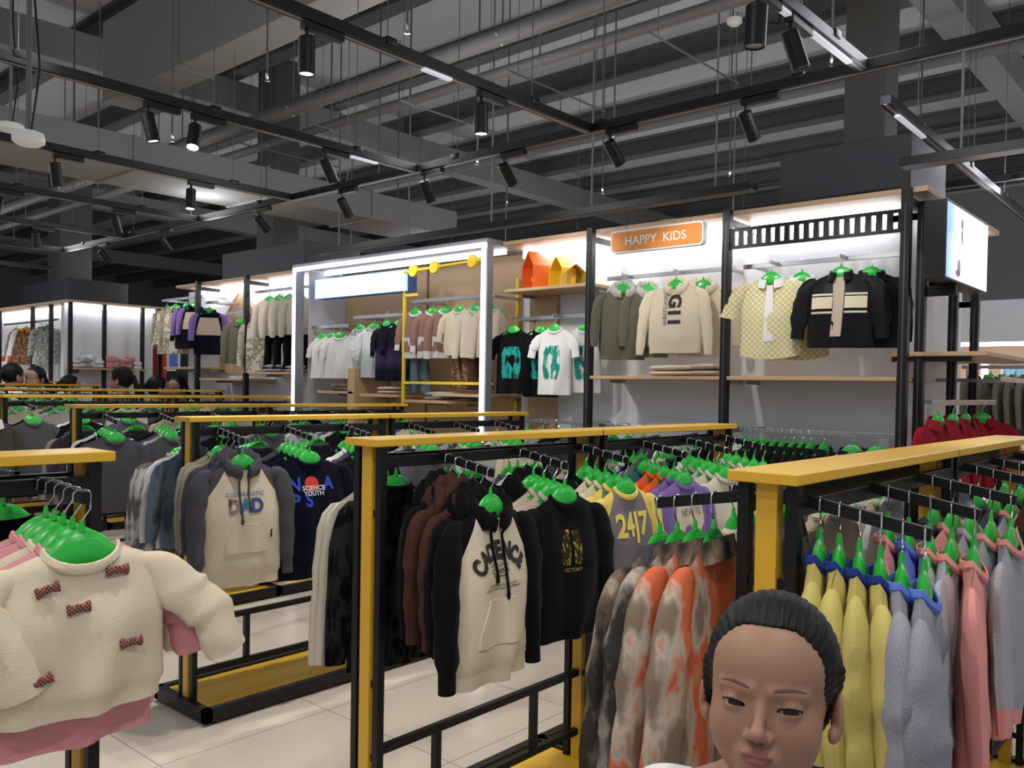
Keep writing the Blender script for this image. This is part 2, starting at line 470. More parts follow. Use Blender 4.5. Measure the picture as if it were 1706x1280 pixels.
def simple_garment(name, key, sp, loc, rz, label, cat, group=None, tilt=0):
    if key not in _GM: _GM[key] = garment_mesh(name, sp)
    o = obj(name, _GM[key], loc=loc); o.rotation_euler = (0, tilt, rz)
    return tag(o, label, cat, group)
def detail_garment(name, sp, loc, rz, label, cat, extras=None, labels={}, tilt=0):
    t = thing(name, label, cat, loc, rz); t.rotation_euler = (0, tilt, rz); pr = {}
    B, parts = garment_parts(sp)
    for n, mb in parts:
        o = obj(n, mb, t); pr[n] = o
        if n in labels: o['label'] = labels[n]
    if extras:
        for n, mb in extras(B):
            o = obj(n, mb, pr.get('hood') if n == 'drawstring' and 'hood' in pr else pr['body'])
            if n in labels: o['label'] = labels[n]
    return t
# ================================================================ the room
FL = mat('floor_tile', (.62, .57, .50), .22)
def tile_nodes():
    m = FL; L = m.node_tree.links; b = m.node_tree.nodes['Principled BSDF']
    t = nd(m, 'ShaderNodeTexCoord'); br = nd(m, 'ShaderNodeTexBrick'); br.offset = 0
    br.inputs['Scale'].default_value = 1; br.inputs['Brick Width'].default_value = .8; br.inputs['Row Height'].default_value = .8
    br.inputs['Mortar Size'].default_value = .003; br.inputs['Color1'].default_value = (.66, .57, .47, 1); br.inputs['Color2'].default_value = (.63, .545, .45, 1)
    br.inputs['Mortar'].default_value = (.33, .29, .25, 1)
    n = nd(m, 'ShaderNodeTexNoise'); n.inputs['Scale'].default_value = 3
    r = nd(m, 'ShaderNodeMapRange'); r.inputs['To Min'].default_value = .16; r.inputs['To Max'].default_value = .32
    L.new(t.outputs['Object'], br.inputs['Vector']); L.new(br.outputs['Color'], b.inputs['Base Color'])
    L.new(t.outputs['Object'], n.inputs['Vector']); L.new(n.outputs['Fac'], r.inputs[0]); L.new(r.outputs[0], b.inputs['Roughness'])
tile_nodes()
struct('floor', MB().box((-34, -6, -.1), (8, 17, 0), FL))
DECK = mat('ceiling_deck', (.52, .52, .54), .9, bump=.3, bscale=2)
BEAM = mat('ceiling_beam_paint', (.11, .11, .112), .85)
DUCT = mat('duct_board', (.24, .235, .22), .8, bump=.15, bscale=8)
PIPE = mat('grey_pipe_paint', (.17, .165, .155), .6); ROD = mat('rod_steel', (.10, .10, .10), .5)
DWALL = mat('dark_wall', (.26, .26, .27), .9)
struct('ceiling', MB().box((-34, -3, 5.5), (8, 17, 5.7), DECK))
struct('wall_left', MB().box((-34.2, -6, 0), (-34, 17, 5.7), DWALL))
struct('wall_back', MB().box((-34, 17, 0), (8, 17.2, 5.7), DWALL))
# roof beams run along x
k = 0
for i in range(10):
    y = 2.6+1.5*i
    mb = MB().box((-33, y-.012, 5.24), (7, y+.012, 5.5), BEAM).box((-33, y-.10, 5.22), (7, y+.10, 5.245), BEAM).box((-33, y-.10, 5.47), (7, y+.10, 5.5), BEAM)
    struct('ceiling_beam', mb)
for x in (-2.2, -9.7, -17.2, -24.7):        # heavy girders along y
    struct('ceiling_girder', MB().box((x-.14, -2, 4.86), (x+.14, 16.5, 5.22), mat('girder_paint', (.24, .24, .23), .8)))
# columns with their casings
COLM = mat('column_paint', (.075, .069, .058), .7)
def column(x, y, w, cx0, cx1, cy0, cy1, cz0, cz1):
    struct('column', MB().bbox((x-w/2, y-w/2, 0), (x+w/2, y+w/2, 5.4), COLM, .01))
    struct('column_casing', MB().bbox((cx0, cy0, cz0), (cx1, cy1, cz1), SKY, .006))
column(-2.05, 6.0, .27, -2.52, -1.67, 5.62, 6.4, 2.80, 3.13)
column(-9.05, 5.95, .36, -9.75, -8.02, 5.62, 6.4, 2.74, 3.10)
column(-16.1, 6.3, .55, -17.1, -14.9, 5.8, 6.8, 2.78, 3.2)
# ducts
def duct(name, a, b, label):
    t = MB().bbox(a, b, DUCT, .008)
    L_ = [b[i]-a[i] for i in range(3)]; ax = 0 if L_[0] > L_[1] else 1
    n = int(L_[ax]/1.2)
    for i in range(1, n):            # flanges
        q = a[ax]+L_[ax]*i/n; p0 = list(a); p1 = list(b)
        p0[ax] = q-.012; p1[ax] = q+.012
        for j in range(3):
            if j != ax: p0[j] -= .012; p1[j] += .012
        t.box(p0, p1, DUCT)
    o = obj('air_duct', t, smooth=False); tag(o, label, 'duct')
duct('d', (-8.05, 3.42, 4.05), (-1.0, 3.72, 4.78), 'large boxed grey air duct running above the upper left of the shop')
duct('d', (-7.72, -.5, 3.24), (-7.02, 7.0, 3.52), 'long low grey air duct crossing from left above the second row racks')
duct('d', (-1.25, 7.1, 3.72), (3.0, 7.9, 4.3), 'short grey air duct at the upper right behind the column')
duct('d', (-15.5, 2.2, 3.6), (-9.9, 2.8, 3.95), 'distant grey air duct over the far left racks')
# pipes along x
PI_ = 0
for y, z, r, lab in ((4.62, 4.05, .065, 'thick pale grey pipe under the roof, nearer of the pair above the spot tracks'), (5.05, 4.0, .045, 'thinner pale grey pipe under the roof, behind the thick one'),
                     (8.6, 4.6, .05, 'pale pipe high up beyond the wall display'), (2.2, 4.9, .07, 'big pale pipe at the top left corner of the roof')):
    mb = MB().tube([(-26, y, z), (5, y, z)], r, PIPE, 12)
    t = obj('ceiling_pipe', mb); tag(t, lab, 'pipe')
    for i in range(9):
        x = -1.6-2.6*i; h = MB().tube([(x, y, z+r*.8), (x, y, 5.5)], .008, PIPE, 6)
        rs = MB(); rs.v, rs.f, rs.m, rs.mats = h.v, h.f, h.m, h.mats
        rs.tube([(x, y-r-.006, z), (x, y, z-r-.006), (x, y+r+.006, z), (x, y, z+r+.006), (x, y-r-.006, z)], .006, STL, 5); obj('pipe_hanger', rs, t)
# cable trays along x
for y, z, x0, x1, lab in ((5.3, 2.83, -7.35, -2.56, 'dark cable tray hanging just above the wall display units'), (5.3, 2.83, -1.62, .8, 'short piece of cable tray right of the column casing'), (8.3, 3.3, -11, 2.5, 'second cable tray farther back behind the wall display')):
    t = thing('cable_tray', lab, 'cable tray', (0, 0, 0))
    mb = MB().box((x0, y-.06, z), (x1, y+.06, z+.012), mat('tray_light', (.35, .36, .37), .4, .5)).box((x0, y-.065, z), (x1, y-.055, z+.05), BLK).box((x0, y+.055, z), (x1, y+.065, z+.05), BLK)
    obj('tray_channel', mb, t, smooth=False)
    cb = MB()
    for j in range(3): cb.tube([(x0+.1*i, y-.03+.03*j+.008*math.sin(i*.7+j), z+.028+.005*math.sin(i*.9+2*j)) for i in range(int((x1-x0)/.1))], .009, BLK, 5)
    obj('cables', cb, t)
    for i in range(5):
        x = x0+.3+(x1-x0-.6)*i/4; obj('hanger_rod', MB().tube([(x, y+.05, z), (x, y+.05, 5.5)], .008, PIPE, 6), t)
# ---- lighting tracks
TZ = 3.0
def track(a, b, label, rods=4, lin=()):
    t = thing('lighting_track', label, 'lighting track', a)
    v = Vector(b)-Vector(a); L_ = v.length; ax = v.normalized(); rz = math.atan2(ax.y, ax.x)
    M = Matrix.Rotation(rz, 4, 'Z')
    mb = MB().bbox((0, -.028, 0), (L_, .028, .05), BLK, .003).box((0, -.008, -.002), (L_, .008, .002), mat('track_slot', (.25, .25, .26), .4)).xf(M)
    obj('rail', mb, t, smooth=False)
    for i in range(rods):
        x = L_*(i+.5)/rods
        obj('hanger_rod', MB().tube([(x, 0, .05), (x, 0, 2.5)], .003, ROD, 5).xf(M), t)
        obj('rod_bracket', MB().bbox((x-.03, -.034, .03), (x+.03, .034, .062), BLK, .002).xf(M), t)
    for x, l in lin:
        o = obj('linear_light', MB().box((x, -.014, -.014), (x+l, .014, -.002), mat('linear_tube', (1, 1, 1), .5, emit=.45, ecol=(.75, .85, 1))).xf(M), t, smooth=False)
    return t
for i, x in enumerate((-3.0, -4.5, -6.0, -7.5, -9.0, -10.6)):
    lin = [((2.75, .18), ), ((3.5, .22), ), (), (), (), ()][i]
    track((x, .0, TZ), (x, 4.05, TZ), 'black lighting track running to the wall, %s of the parallel tracks from the right' % ORD[i], 4, lin)
track((2.4, 4.08, TZ), (-10.6, 4.08, TZ), 'long black cross track where the parallel tracks end', 11)
track((-1.45, 2.6, TZ), (-1.43, 4.05, TZ), 'short black track with linear lights at the upper right', 2, ((.1, 1.2),))
track((-11, 2.6, TZ), (-22, 2.6, TZ), 'far left cross track over the distant racks', 6)
for i, x in enumerate((-12.4, -14.2, -16.5, -19)):
    track((x, .5, TZ), (x, 4.6, TZ), 'distant black track over the far left area, %s from the right' % ORD[i], 3)
track((-1.5, 4.6, TZ), (-1.55, 9.2, TZ), 'grey lighting track passing behind the column on the right', 4, ((.2, .5),))
track((3, 7.2, 3.1), (-12, 7.2, 3.1), 'lighting track beyond the wall display', 8)
def track_spot(x, y, label, aim=(0, 0, -1), on=1.0, power=0, size=70, z=TZ, scale=1.0, along='y'):
    t = thing('track_spotlight', label, 'spotlight', (x, y, z)); a = Vector(aim).normalized()
    if along == 'y': obj('adapter', MB().bbox((-.020, -.02, -.035), (.020, .18, -.002), BLK, .003), t, smooth=False)
    else: obj('adapter', MB().bbox((-.02, -.020, -.035), (.18, .020, -.002), BLK, .003), t, smooth=False)
    obj('stem', MB().tube([(0, 0, -.03), (0, 0, -.10)], .008, BLK, 8), t)
    M = Matrix.Translation((0, 0, -.085)) @ a.to_track_quat('-Z', 'Y').to_matrix().to_4x4()
    s = scale
    mb = MB().lathe([(.0, .018), (.030*s, .018), (.035*s, .012), (.035*s, -.135), (.031*s, -.135), (.029*s, -.125), (.0, -.125)], BLK, 22).xf(M)
    lb = obj('lamp_body', mb, t)
    e = mat('spot_lens_on', (1, 1, 1), .4, emit=22, ecol=(1, .97, .92)) if on > 1.5 else mat('spot_lens_dim', (1, 1, 1), .4, emit=3.0, ecol=(1, .97, .92)) if on else mat('spot_lens_off', (.3, .3, .3), .3)
    obj('lens', MB().lathe([(0, -.126), (.029*s, -.126), (.029*s, -.129), (0, -.129)], e, 20).xf(M), lb)
    if power:
        p = Vector((x, y, z-.085))+a*.15
        l = spot(p, p+a, power, size); l.parent = t; l.location = p-Vector((x, y, z)); l['part'] = 1
    return t
SP = [  # x, y, aim, on, power, label
    (-3.0, 2.10, (0, .0, -1), 1, 90, 'black cylinder spotlight nearest the top centre of the photo'),
    (-3.0, 3.15, (0, .02, -1), 2, 90, 'lit cylinder spotlight on the rightmost long track above the centre racks'),
    (-4.5, 2.15, (.1, .2, -1), 1, 90, 'left one of two neighbouring spotlights at the upper left'),
    (-4.5, 2.42, (.35, -.3, -1), 2, 90, 'glaring spotlight, right one of the upper left pair'),
    (-4.5, 3.30, (.1, .5, -1), 0, 80, 'dark spotlight hanging just before the corner of the second track'),
    (-6.0, 3.20, (.1, -.1, -1), 2, 90, 'lit spotlight near the end of the third track'),
    (-6.0, 2.25, (-.2, .2, -1), 0, 90, 'unlit looking spotlight at the left end of the third track'),
    (-7.5, 2.4, (.3, -.3, -1), 2, 90, 'glaring spotlight at the far left picture edge'),
    (-7.5, 3.3, (0, .3, -1), 0, 80, 'spotlight on the fourth track near its corner'),
    (-9.0, 3.2, (0, .1, -1), 2, 90, 'small lit spotlight on the fifth track'),
    (-10.6, 3.0, (0, .3, -1), 1, 80, 'small spotlight on the sixth track')]
for x, y, aim, on, p, lab in SP: track_spot(x, y, lab, aim, on, p, 85)
SX = [(-3.68, (-.1, .9, -.8), 1, 'tilted spotlight on the cross track right of the second corner'), (-4.42, (0, .6, -1), 0, 'spotlight under the second corner of the cross track'),
      (-2.86, (.1, .8, -.8), 0, 'dark spotlight hanging just right of the first corner'), (-2.02, (.1, .7, -.9), 1, 'spotlight on the cross track above the wooden house shelf side, left of the column'),
      (-5.35, (-.15, .8, -.9), 0, 'spotlight on the cross track between the second and third corner'), (-6.5, (0, .8, -.8), 1, 'spotlight on the cross track left of the third corner'),
      (-8.2, (0, .8, -.9), 1, 'spotlight far along the cross track above the white framed display'), (-9.6, (0, .8, -.9), 2, 'bright small spotlight near the left end of the cross track'),
      (-.6, (-.3, .8, -.8), 0, 'spotlight on the cross track outside the right picture edge')]
for x, aim, on, lab in SX: track_spot(x, 4.08, lab, aim, on, 34, 75, along='x')
track_spot(-1.44, 2.98, 'big black spotlight cut by the top edge at the upper right', (-.05, .02, -1), 0, 60, 80, scale=1.15)
track_spot(-1.44, 3.28, 'black spotlight right behind the big one at the upper right', (.25, .3, -1), 0, 60, 80)
# lights over the aisle, mostly behind the photographer
track((-.0, -2.6, TZ), (-.0, 2.2, TZ), 'black lighting track above the photographer', 3)
track((-1.6, -2.6, TZ), (-1.6, 1.4, TZ), 'black lighting track above the left foreground rack', 3)
for i, (x, y) in enumerate(((0, -1.6), (0, -.3), (0, 1.0), (0, 1.9), (-1.6, -1.6), (-1.6, -.5), (-1.6, .5), (-1.6, 1.2))):
    track_spot(x, y, 'spotlight above the photographer, %s along the two overhead tracks' % ORD[i], ((-.35, .25, -1) if x == 0 else (.1, .2, -1)), 1, 42, 90)
for i, (x, y) in enumerate(((-12.4, 3.2), (-14.2, 3.4), (-16.5, 3.8), (-12.4, 1.6))):
    track_spot(x, y, 'distant spotlight at the far left, %s along the far tracks' % ORD[i], (0, .5, -1), 2 if i < 2 else 1, 80, 90)
for i, x in enumerate((-.4, 1.0, -3.5)):
    track_spot(x, 7.2, 'spotlight beyond the wall display, %s from the column' % ORD[i], (0, .5, -1), 1, 70, 90, z=3.1, along='x')
# round pendant lamps and the smoke detector
def disc_lamp(x, y, z, r, lab):
    t = thing('pendant_disc_lamp', lab, 'lamp', (x, y, z))
    obj('lamp_disc', MB().lathe([(0, 0), (r*.7, 0), (r*.98, .012), (r, .03), (r*.9, .05), (r*.4, .06), (0, .06)], mat('opal_disc', (.75, .74, .70), .4, emit=.15), 28), t)
    obj('drop_rod', MB().tube([(0, 0, .05), (0, 0, 5.5-z)], .011, PIPE, 8), t)
    obj('cable', MB().tube([(.03, 0, .05), (.06, .02, .3), (.03, 0, .7), (.04, .01, 5.5-z)], .005, BLK, 5), t)
disc_lamp(-3.82, 1.33, 2.46, .062, 'white round disc pendant lamp hanging near the left edge')
disc_lamp(-6.2, 2.05, 3.12, .085, 'smaller white disc lamp behind the first one at the left edge')
t = thing('smoke_detector', 'round white smoke detector on a bent conduit at the upper right', 'smoke detector', (-2.6, 5.07, 3.85))
obj('detector_head', MB().lathe([(0, 0), (.03, 0), (.034, .012), (.048, .014), (.05, .03), (.046, .042), (0, .042)], mat('detector_white', (.8, .78, .72), .5), 22), t)
obj('conduit', MB().tube([(0, 0, .042), (.08, .03, .02), (.25, .1, -.02), (.3, .12, .2), (.3, .12, 1.2)], .007, BLK, 6), t)
# sprinkler drops and stray rods
k = 0
for x in (-1.9, -3.4, -4.7, -5.9, -7.6, -9.4):
    for y in (3.0, 4.9, 6.6):
        k += 1
        zz = 3.25+.2*((k*37) % 5)/5
        o = obj('sprinkler_drop', MB().tube([(x, y, 5.5), (x, y, zz)], .007, ROD, 6).lathe([(0, -.03), (.018, -.028), (.006, -.015), (.012, 0), (.012, .02)], CHR, 8, (x, y, zz)))
        tag(o, 'thin grey sprinkler drop pipe under the roof, %s from the right, %s from the front' % (ORD[(k-1)//3], ORD[(k-1) % 3]), 'sprinkler pipe')
for i in range(7):
    x = -2.75-1.1*i
    o = obj('strut_bar', MB().tube([(x, 4.3, 3.6+.03*i), (x+.02, 5.4, 3.6+.03*i)], .007, ROD, 5)
            .tube([(x, 4.4, 3.6+.03*i), (x, 4.4, 5.5)], .003, ROD, 4).tube([(x, 5.3, 3.6+.03*i), (x, 5.3, 5.5)], .003, ROD, 4))
    tag(o, 'thin steel strut below the roof beams, %s counted from the column leftwards' % ORD[i], 'strut')

# ================================================================ clothes racks
RACKS = []
def rack(xc, y0, y1, label, zt=1.345, group=None, narms=3, arms=(1, 1), yo=.25, sp=.355, drop=.040):
    """double sided rack unit; returns arm tips [(side, y)]"""
    t = thing('clothes_rack', label, 'clothes rack', (xc, y0, 0), group=group); L_ = y1-y0
    obj('top_board', MB().bbox((-.072, -.015, zt-.022), (.072, L_+.0, zt), YEL, .002), t, smooth=False)
    for yy in (.018, L_-.045):
        obj('end_panel', MB().bbox((-.022, yy-.008, .06), (.022, yy+.022, zt-.023), YEL, .0015), t, smooth=False)
        for sx in (-1, 1):
            obj('post', MB().bbox((sx*.05-.0125, yy-.006, .03), (sx*.05+.0125, yy+.019, zt-.023), BLK, .0015), t, smooth=False)
        for zc in (zt-.22, .62):
            obj('spacer', MB().box((-.04, yy+.0, zc-.010), (.04, yy+.013, zc+.010), BLK), t, smooth=False)
    for sx in (-1, 1):
        obj('upper_rail', MB().bbox((sx*.05-.012, .03, zt-.085), (sx*.05+.012, L_-.05, zt-.052), BLK, .0015), t, smooth=False)
    for zc in (.17, .40):
        obj('lower_rail', MB().bbox((-.0125, .03, zc-.0125), (.0125, L_-.05, zc+.0125), BLK, .0015), t, smooth=False)
    for q in (.28, .72):
        obj('rail_strut', MB().box((-.012, L_*q-.012, .183), (.012, L_*q+.012, .388), BLK), t, smooth=False)
    obj('crosspiece', MB().box((-.04, .02, .16), (.04, .034, .18), BLK).box((-.04, L_-.046, .16), (.04, L_-.032, .18), BLK).box((-.04, .02, .39), (.04, .034, .41), BLK).box((-.04, L_-.046, .39), (.04, L_-.032, .41), BLK), t, smooth=False)
    fr = MB()
    for a, b in (((-.235, -.02, .012), (.235, .018, .072)), ((-.235, L_-.03, .012), (.235, L_+.01, .072)), ((-.235, -.02, .012), (-.197, L_+.01, .072)), ((.197, -.02, .012), (.235, L_+.01, .072))): fr.bbox(a, b, BLK, .002)
    bf = obj('base_frame', fr, t, smooth=False)
    obj('base_board', MB().box((-.2, .01, .04), (.2, L_-.02, .060), YEL), t, smooth=False)
    for x, y in ((-.2, .02), (.2, .02), (-.2, L_-.03), (.2, L_-.03)): obj('foot', MB().lathe([(0, 0), (.014, 0), (.014, .008), (.006, .014), (0, .014)], STL, 10, (x, y, 0)), bf)
    ys = [yo+sp*i for i in range(narms)]
    for si, sx in enumerate((-1, 1)):
        if not arms[si]: continue
        for y in ys:
            a = math.atan2(drop, .23)
            M = Matrix.Translation((sx*.06, y, zt-.045)) @ Matrix.Rotation(a*sx, 4, 'Y')
            x0, x1 = (0, .232) if sx > 0 else (-.232, 0)
            obj('arm', MB().bbox((x0, -.006, -.024), (x1, .006, 0), BLK, .001).xf(M), t, smooth=False)
    return [(sx, y0+y) for sx in (-1, 1) for y in ys]
def arm_point(xc, sx, off, zt=1.345, drop=.040):
    """top of an arm, off = distance from the tip"""
    d = .226-off
    return xc+sx*(.06+d), zt-.045-drop/.23*d
# ================================================================ cloth colours
F = {}
def FB(k, *a, **kw): F[k] = fab('cloth_'+k, *a, **kw)
FB('cream', (.66, .57, .43)); FB('black', (.006, .006, .007)); FB('soft_black', (.012, .012, .013)); FB('brown', (.060, .026, .018)); FB('white', (.68, .67, .66))
FB('beige', (.50, .41, .32)); FB('khaki', (.33, .29, .20)); FB('grey', (.30, .30, .32), 'heather', (.40, .40, .43)); FB('lilac_grey', (.22, .22, .26), 'heather', (.29, .29, .34))
FB('slate', (.075, .072, .085)); FB('navy', (.005, .006, .016)); FB('pink', (.62, .28, .29)); FB('salmon', (.72, .30, .27)); FB('yellow', (.50, .42, .13)); FB('lemon', (.74, .60, .14))
FB('royal', (.020, .040, .22)); FB('sky', (.12, .20, .62)); FB('mauve', (.17, .145, .165), 'heather', (.21, .185, .205)); FB('purple', (.20, .13, .36)); FB('orange', (.75, .11, .03))
FB('red', (.26, .012, .022)); FB('olive', (.14, .13, .095)); FB('dark_olive', (.06, .056, .045)); FB('light_grey', (.45, .44, .43)); FB('ecru', (.58, .52, .42))
FB('tie_orange', (.26, .19, .14), 'marble', (.50, .43, .35), (.60, .14, .06), scale=12); FB('tie_brown', (.40, .33, .26), 'marble', (.20, .14, .10), (.04, .034, .03), scale=14, c3p=.58)
FB('tie_grey', (.50, .44, .37), 'marble', (.33, .29, .25), (.045, .04, .037), scale=15, c3p=.60)
FB('paint_white', (.60, .58, .54), 'marble', (.50, .48, .45), (.16, .14, .13), scale=22); FB('lace_black', (.004, .004, .005), 'marble', (.008, .008, .009), (.022, .022, .022), scale=40)
FB('gingham', (.62, .60, .52), 'check', (.55, .46, .14), scale=55); FB('camo', (.42, .36, .27), 'camo', (.25, .21, .15), (.60, .55, .46), scale=14)
FB('pattern_grey', (.45, .47, .43), 'camo', (.10, .12, .10), (.6, .6, .56), scale=26); FB('denim', (.055, .085, .12), 'marble', (.12, .17, .22), scale=14)
FB('fade_black', (.006, .006, .008), 'fade', (.03, .022, .028), (.01, .20, .17)); FB('fade_white', (.66, .66, .66), 'fade', (.70, .69, .68), (.12, .42, .34))
FB('leather', (.010, .010, .012), rough=.38, bump=.1); FB('puffer', (.010, .010, .012), rough=.45); FB('brown_print', (.16, .075, .035), 'camo', (.06, .03, .02), (.3, .2, .12), scale=28)
FB('mint', (.42, .52, .48)); FB('teal', (.02, .12, .13)); FB('silver', (.55, .55, .58), rough=.3)
FB('dress_grey', (.40, .40, .41), 'fade', (.62, .63, .63), (.35, .45, .42)); FB('dress_navy', (.010, .009, .020), 'fade', (.012, .011, .02), (.05, .035, .09)); FB('rose_brown', (.30, .17, .14)); FB('bow_check', (.13, .035, .03), 'check', (.32, .16, .14), scale=260)

# kinds of garments in stock: key -> (category, description, spec)
K = {}
def ST(k, cat, desc, **sp): K[k] = (cat, desc, sp)
def c(*a): return {n: F[v] for n, v in zip(('body', 'sleeve', 'trim', 'collar'), a)}
ST('cad', 'hoodie', 'cream hoodie with black sleeves', kind='hoodie', **c('cream', 'black', 'cream'), rag=True, hoodm=F['black'], seed=3)
ST('blackhood', 'hoodie', 'plain black hoodie', kind='hoodie', **c('black', 'black', 'black'), seed=5)
ST('brown', 'hoodie', 'dark brown hoodie', kind='hoodie', **c('brown', 'brown', 'brown'), seed=6, L=.45)
ST('black', 'sweatshirt', 'plain black sweatshirt', **c('black', 'black', 'black'), seed=7)
ST('beige', 'sweatshirt', 'plain beige sweatshirt', **c('beige', 'beige', 'beige'), seed=8)
ST('cream', 'sweatshirt', 'plain cream sweatshirt', **c('cream', 'cream', 'cream'), seed=9)
ST('white', 'sweatshirt', 'plain white sweatshirt', **c('white', 'white', 'white'), seed=10)
ST('grey', 'sweatshirt', 'heather grey sweatshirt', **c('grey', 'grey', 'grey'), seed=11)
ST('lgrey', 'sweatshirt', 'pale grey sweatshirt', **c('light_grey', 'light_grey', 'light_grey'), seed=12)
ST('mauve', 'sweatshirt', 'mauve sweatshirt with yellow sleeves', **c('mauve', 'lemon', 'mauve', 'lemon'), rag=True, seed=13, L=.42)
ST('purple', 'sweatshirt', 'purple sweatshirt with white chest', **c('purple', 'purple', 'purple'), seed=14)
ST('orange', 'sweatshirt', 'plain orange sweatshirt', **c('orange', 'orange', 'orange'), seed=15)
ST('khaki', 'sweatshirt', 'khaki sweatshirt', **c('khaki', 'khaki', 'khaki'), seed=16)
ST('slate', 'sweatshirt', 'slate grey sweatshirt', **c('slate', 'slate', 'slate'), seed=17)
ST('col', 'hoodie', 'cream hoodie with slate sleeves', kind='hoodie', **c('cream', 'slate', 'cream'), rag=True, hoodm=F['slate'], seed=18)
ST('navy', 'sweatshirt', 'dark navy sweatshirt', **c('navy', 'navy', 'navy'), seed=19)
ST('paint', 'sweatshirt', 'white sweatshirt with grey marks', **c('paint_white', 'paint_white', 'paint_white'), seed=20, L=.54, w=.38, sl=.44)
ST('lace', 'cardigan', 'black ruffled knit cardigan', **c('lace_black', 'lace_black', 'lace_black'), seed=21, L=.58, sl=.50)
ST('longwhite', 'sweatshirt', 'off white long sweatshirt', **c('ecru', 'ecru', 'ecru'), seed=22, L=.52, sl=.50)
ST('yellow', 'sweatshirt', 'mustard sweatshirt with blue collar', **c('yellow', 'yellow', 'royal', 'royal'), seed=23, sl=.34, r0=.056, r1=.042, dy=.62, w=.32)
ST('bluegrey', 'sweatshirt', 'grey sweatshirt with blue collar', **c('lilac_grey', 'lilac_grey', 'sky', 'sky'), seed=24, sl=.36, r0=.06, r1=.048, dy=.7)
ST('pink', 'sweatshirt', 'salmon pink sweatshirt', **c('salmon', 'salmon', 'salmon'), seed=25)
ST('greypink', 'sweatshirt', 'grey sweatshirt with pink collar', **c('grey', 'grey', 'salmon', 'salmon'), seed=26)
ST('silver', 'sweatshirt', 'silvery sweatshirt with pink collar', **c('silver', 'grey', 'salmon', 'salmon'), seed=27)
ST('skyb', 'sweatshirt', 'sky blue sweatshirt', **c('sky', 'sky', 'sky'), seed=28)
ST('tieo', 'shirt', 'orange tie dye shirt', kind='shirt', **c('tie_orange', 'tie_orange', 'tie_brown', 'tie_brown'), seed=29, L=.54, sl=.47, r0=.058, r1=.055, dy=.6)
ST('tieg', 'shirt', 'grey and black tie dye shirt', kind='shirt', **c('tie_grey', 'tie_grey', 'tie_brown', 'tie_brown'), seed=30, L=.54, sl=.47, r0=.058, r1=.058, dy=.6)
ST('tieb', 'shirt', 'brown tie dye shirt', kind='shirt', **c('tie_brown', 'tie_brown', 'slate', 'slate'), seed=31, L=.54, sl=.47, r0=.056, r1=.05, dy=.6)
ST('softp', 'sweatshirt', 'soft pink short sweatshirt', **c('pink', 'pink', 'pink'), seed=32, w=.30, L=.31, sl=.20, r0=.05, r1=.045, puff=.004, out=.09, kind='plain', band=True, curve=.01)
ST('cremes', 'sweatshirt', 'cream short sweatshirt', **c('cream', 'cream', 'cream'), seed=33, w=.30, L=.28, sl=.20, r0=.05, r1=.045, puff=.004, out=.09, kind='plain', band=True)
ST('denim', 'jacket', 'denim blue jacket', kind='jacket', **c('denim', 'denim', 'denim', 'denim'), seed=34)
ST('polo', 'shirt', 'olive shirt with white striped collar', kind='shirt', **c('dark_olive', 'dark_olive', 'dark_olive', 'white'), seed=35)
ST('camo', 'jacket', 'camouflage jacket', kind='jacket', **c('camo', 'camo', 'camo', 'camo'), seed=36, hood=False)
ST('leather', 'jacket', 'black leather jacket', kind='jacket', **c('leather', 'leather', 'leather', 'leather'), seed=37, r0=.055)
ST('redj', 'jacket', 'red jacket with pale front', kind='jacket', **c('red', 'red', 'red', 'red'), seed=38, r0=.055)
ST('olive', 'jacket', 'olive grey jacket', kind='jacket', **c('olive', 'olive', 'olive', 'olive'), seed=39, r0=.055)
ST('teal', 'sweatshirt', 'dark teal sweatshirt', **c('teal', 'teal', 'teal'), seed=40)
ST('ecru', 'sweatshirt', 'ecru sweatshirt', **c('ecru', 'ecru', 'ecru'), seed=41)
ST('puffer', 'jacket', 'shiny black puffer jacket', kind='jacket', **c('puffer', 'puffer', 'puffer', 'puffer'), seed=42, r0=.06, fold=.012)

SIDE = {1: 'right-hand', -1: 'left-hand'}
def stock_arm(row, xc, sx, y, ai, keys, zt=1.345, gap=.044, hero=None, off0=.010, ang=0, hgroup=None, drop=.040):
    """hang garments from the tip inwards; hero(j, loc, rz) may build the j-th itself"""
    for j, kk in enumerate(keys):
        off = off0+gap*j
        if off > .225: break
        x, z = arm_point(xc, sx, off, zt, drop)
        rz = R(90)*sx+R(ang+random.uniform(-5, 5))
        hz = z+.0022
        where = '%s from the tip, %s %s arm of %s' % (ORD[j], ORD[ai], SIDE[sx], row)
        hanger((x, y, hz-.009), rz, 'green hanger, '+where)
        loc = (x, y, hz-.009)
        if hero and hero(j, loc, rz): continue
        cat, desc, sp = K[kk]
        simple_garment(cat.replace(' ', '_'), kk, sp, loc, rz, short(desc)+', '+where, cat)
def short(d):
    w = d.split(); return ' '.join(w)
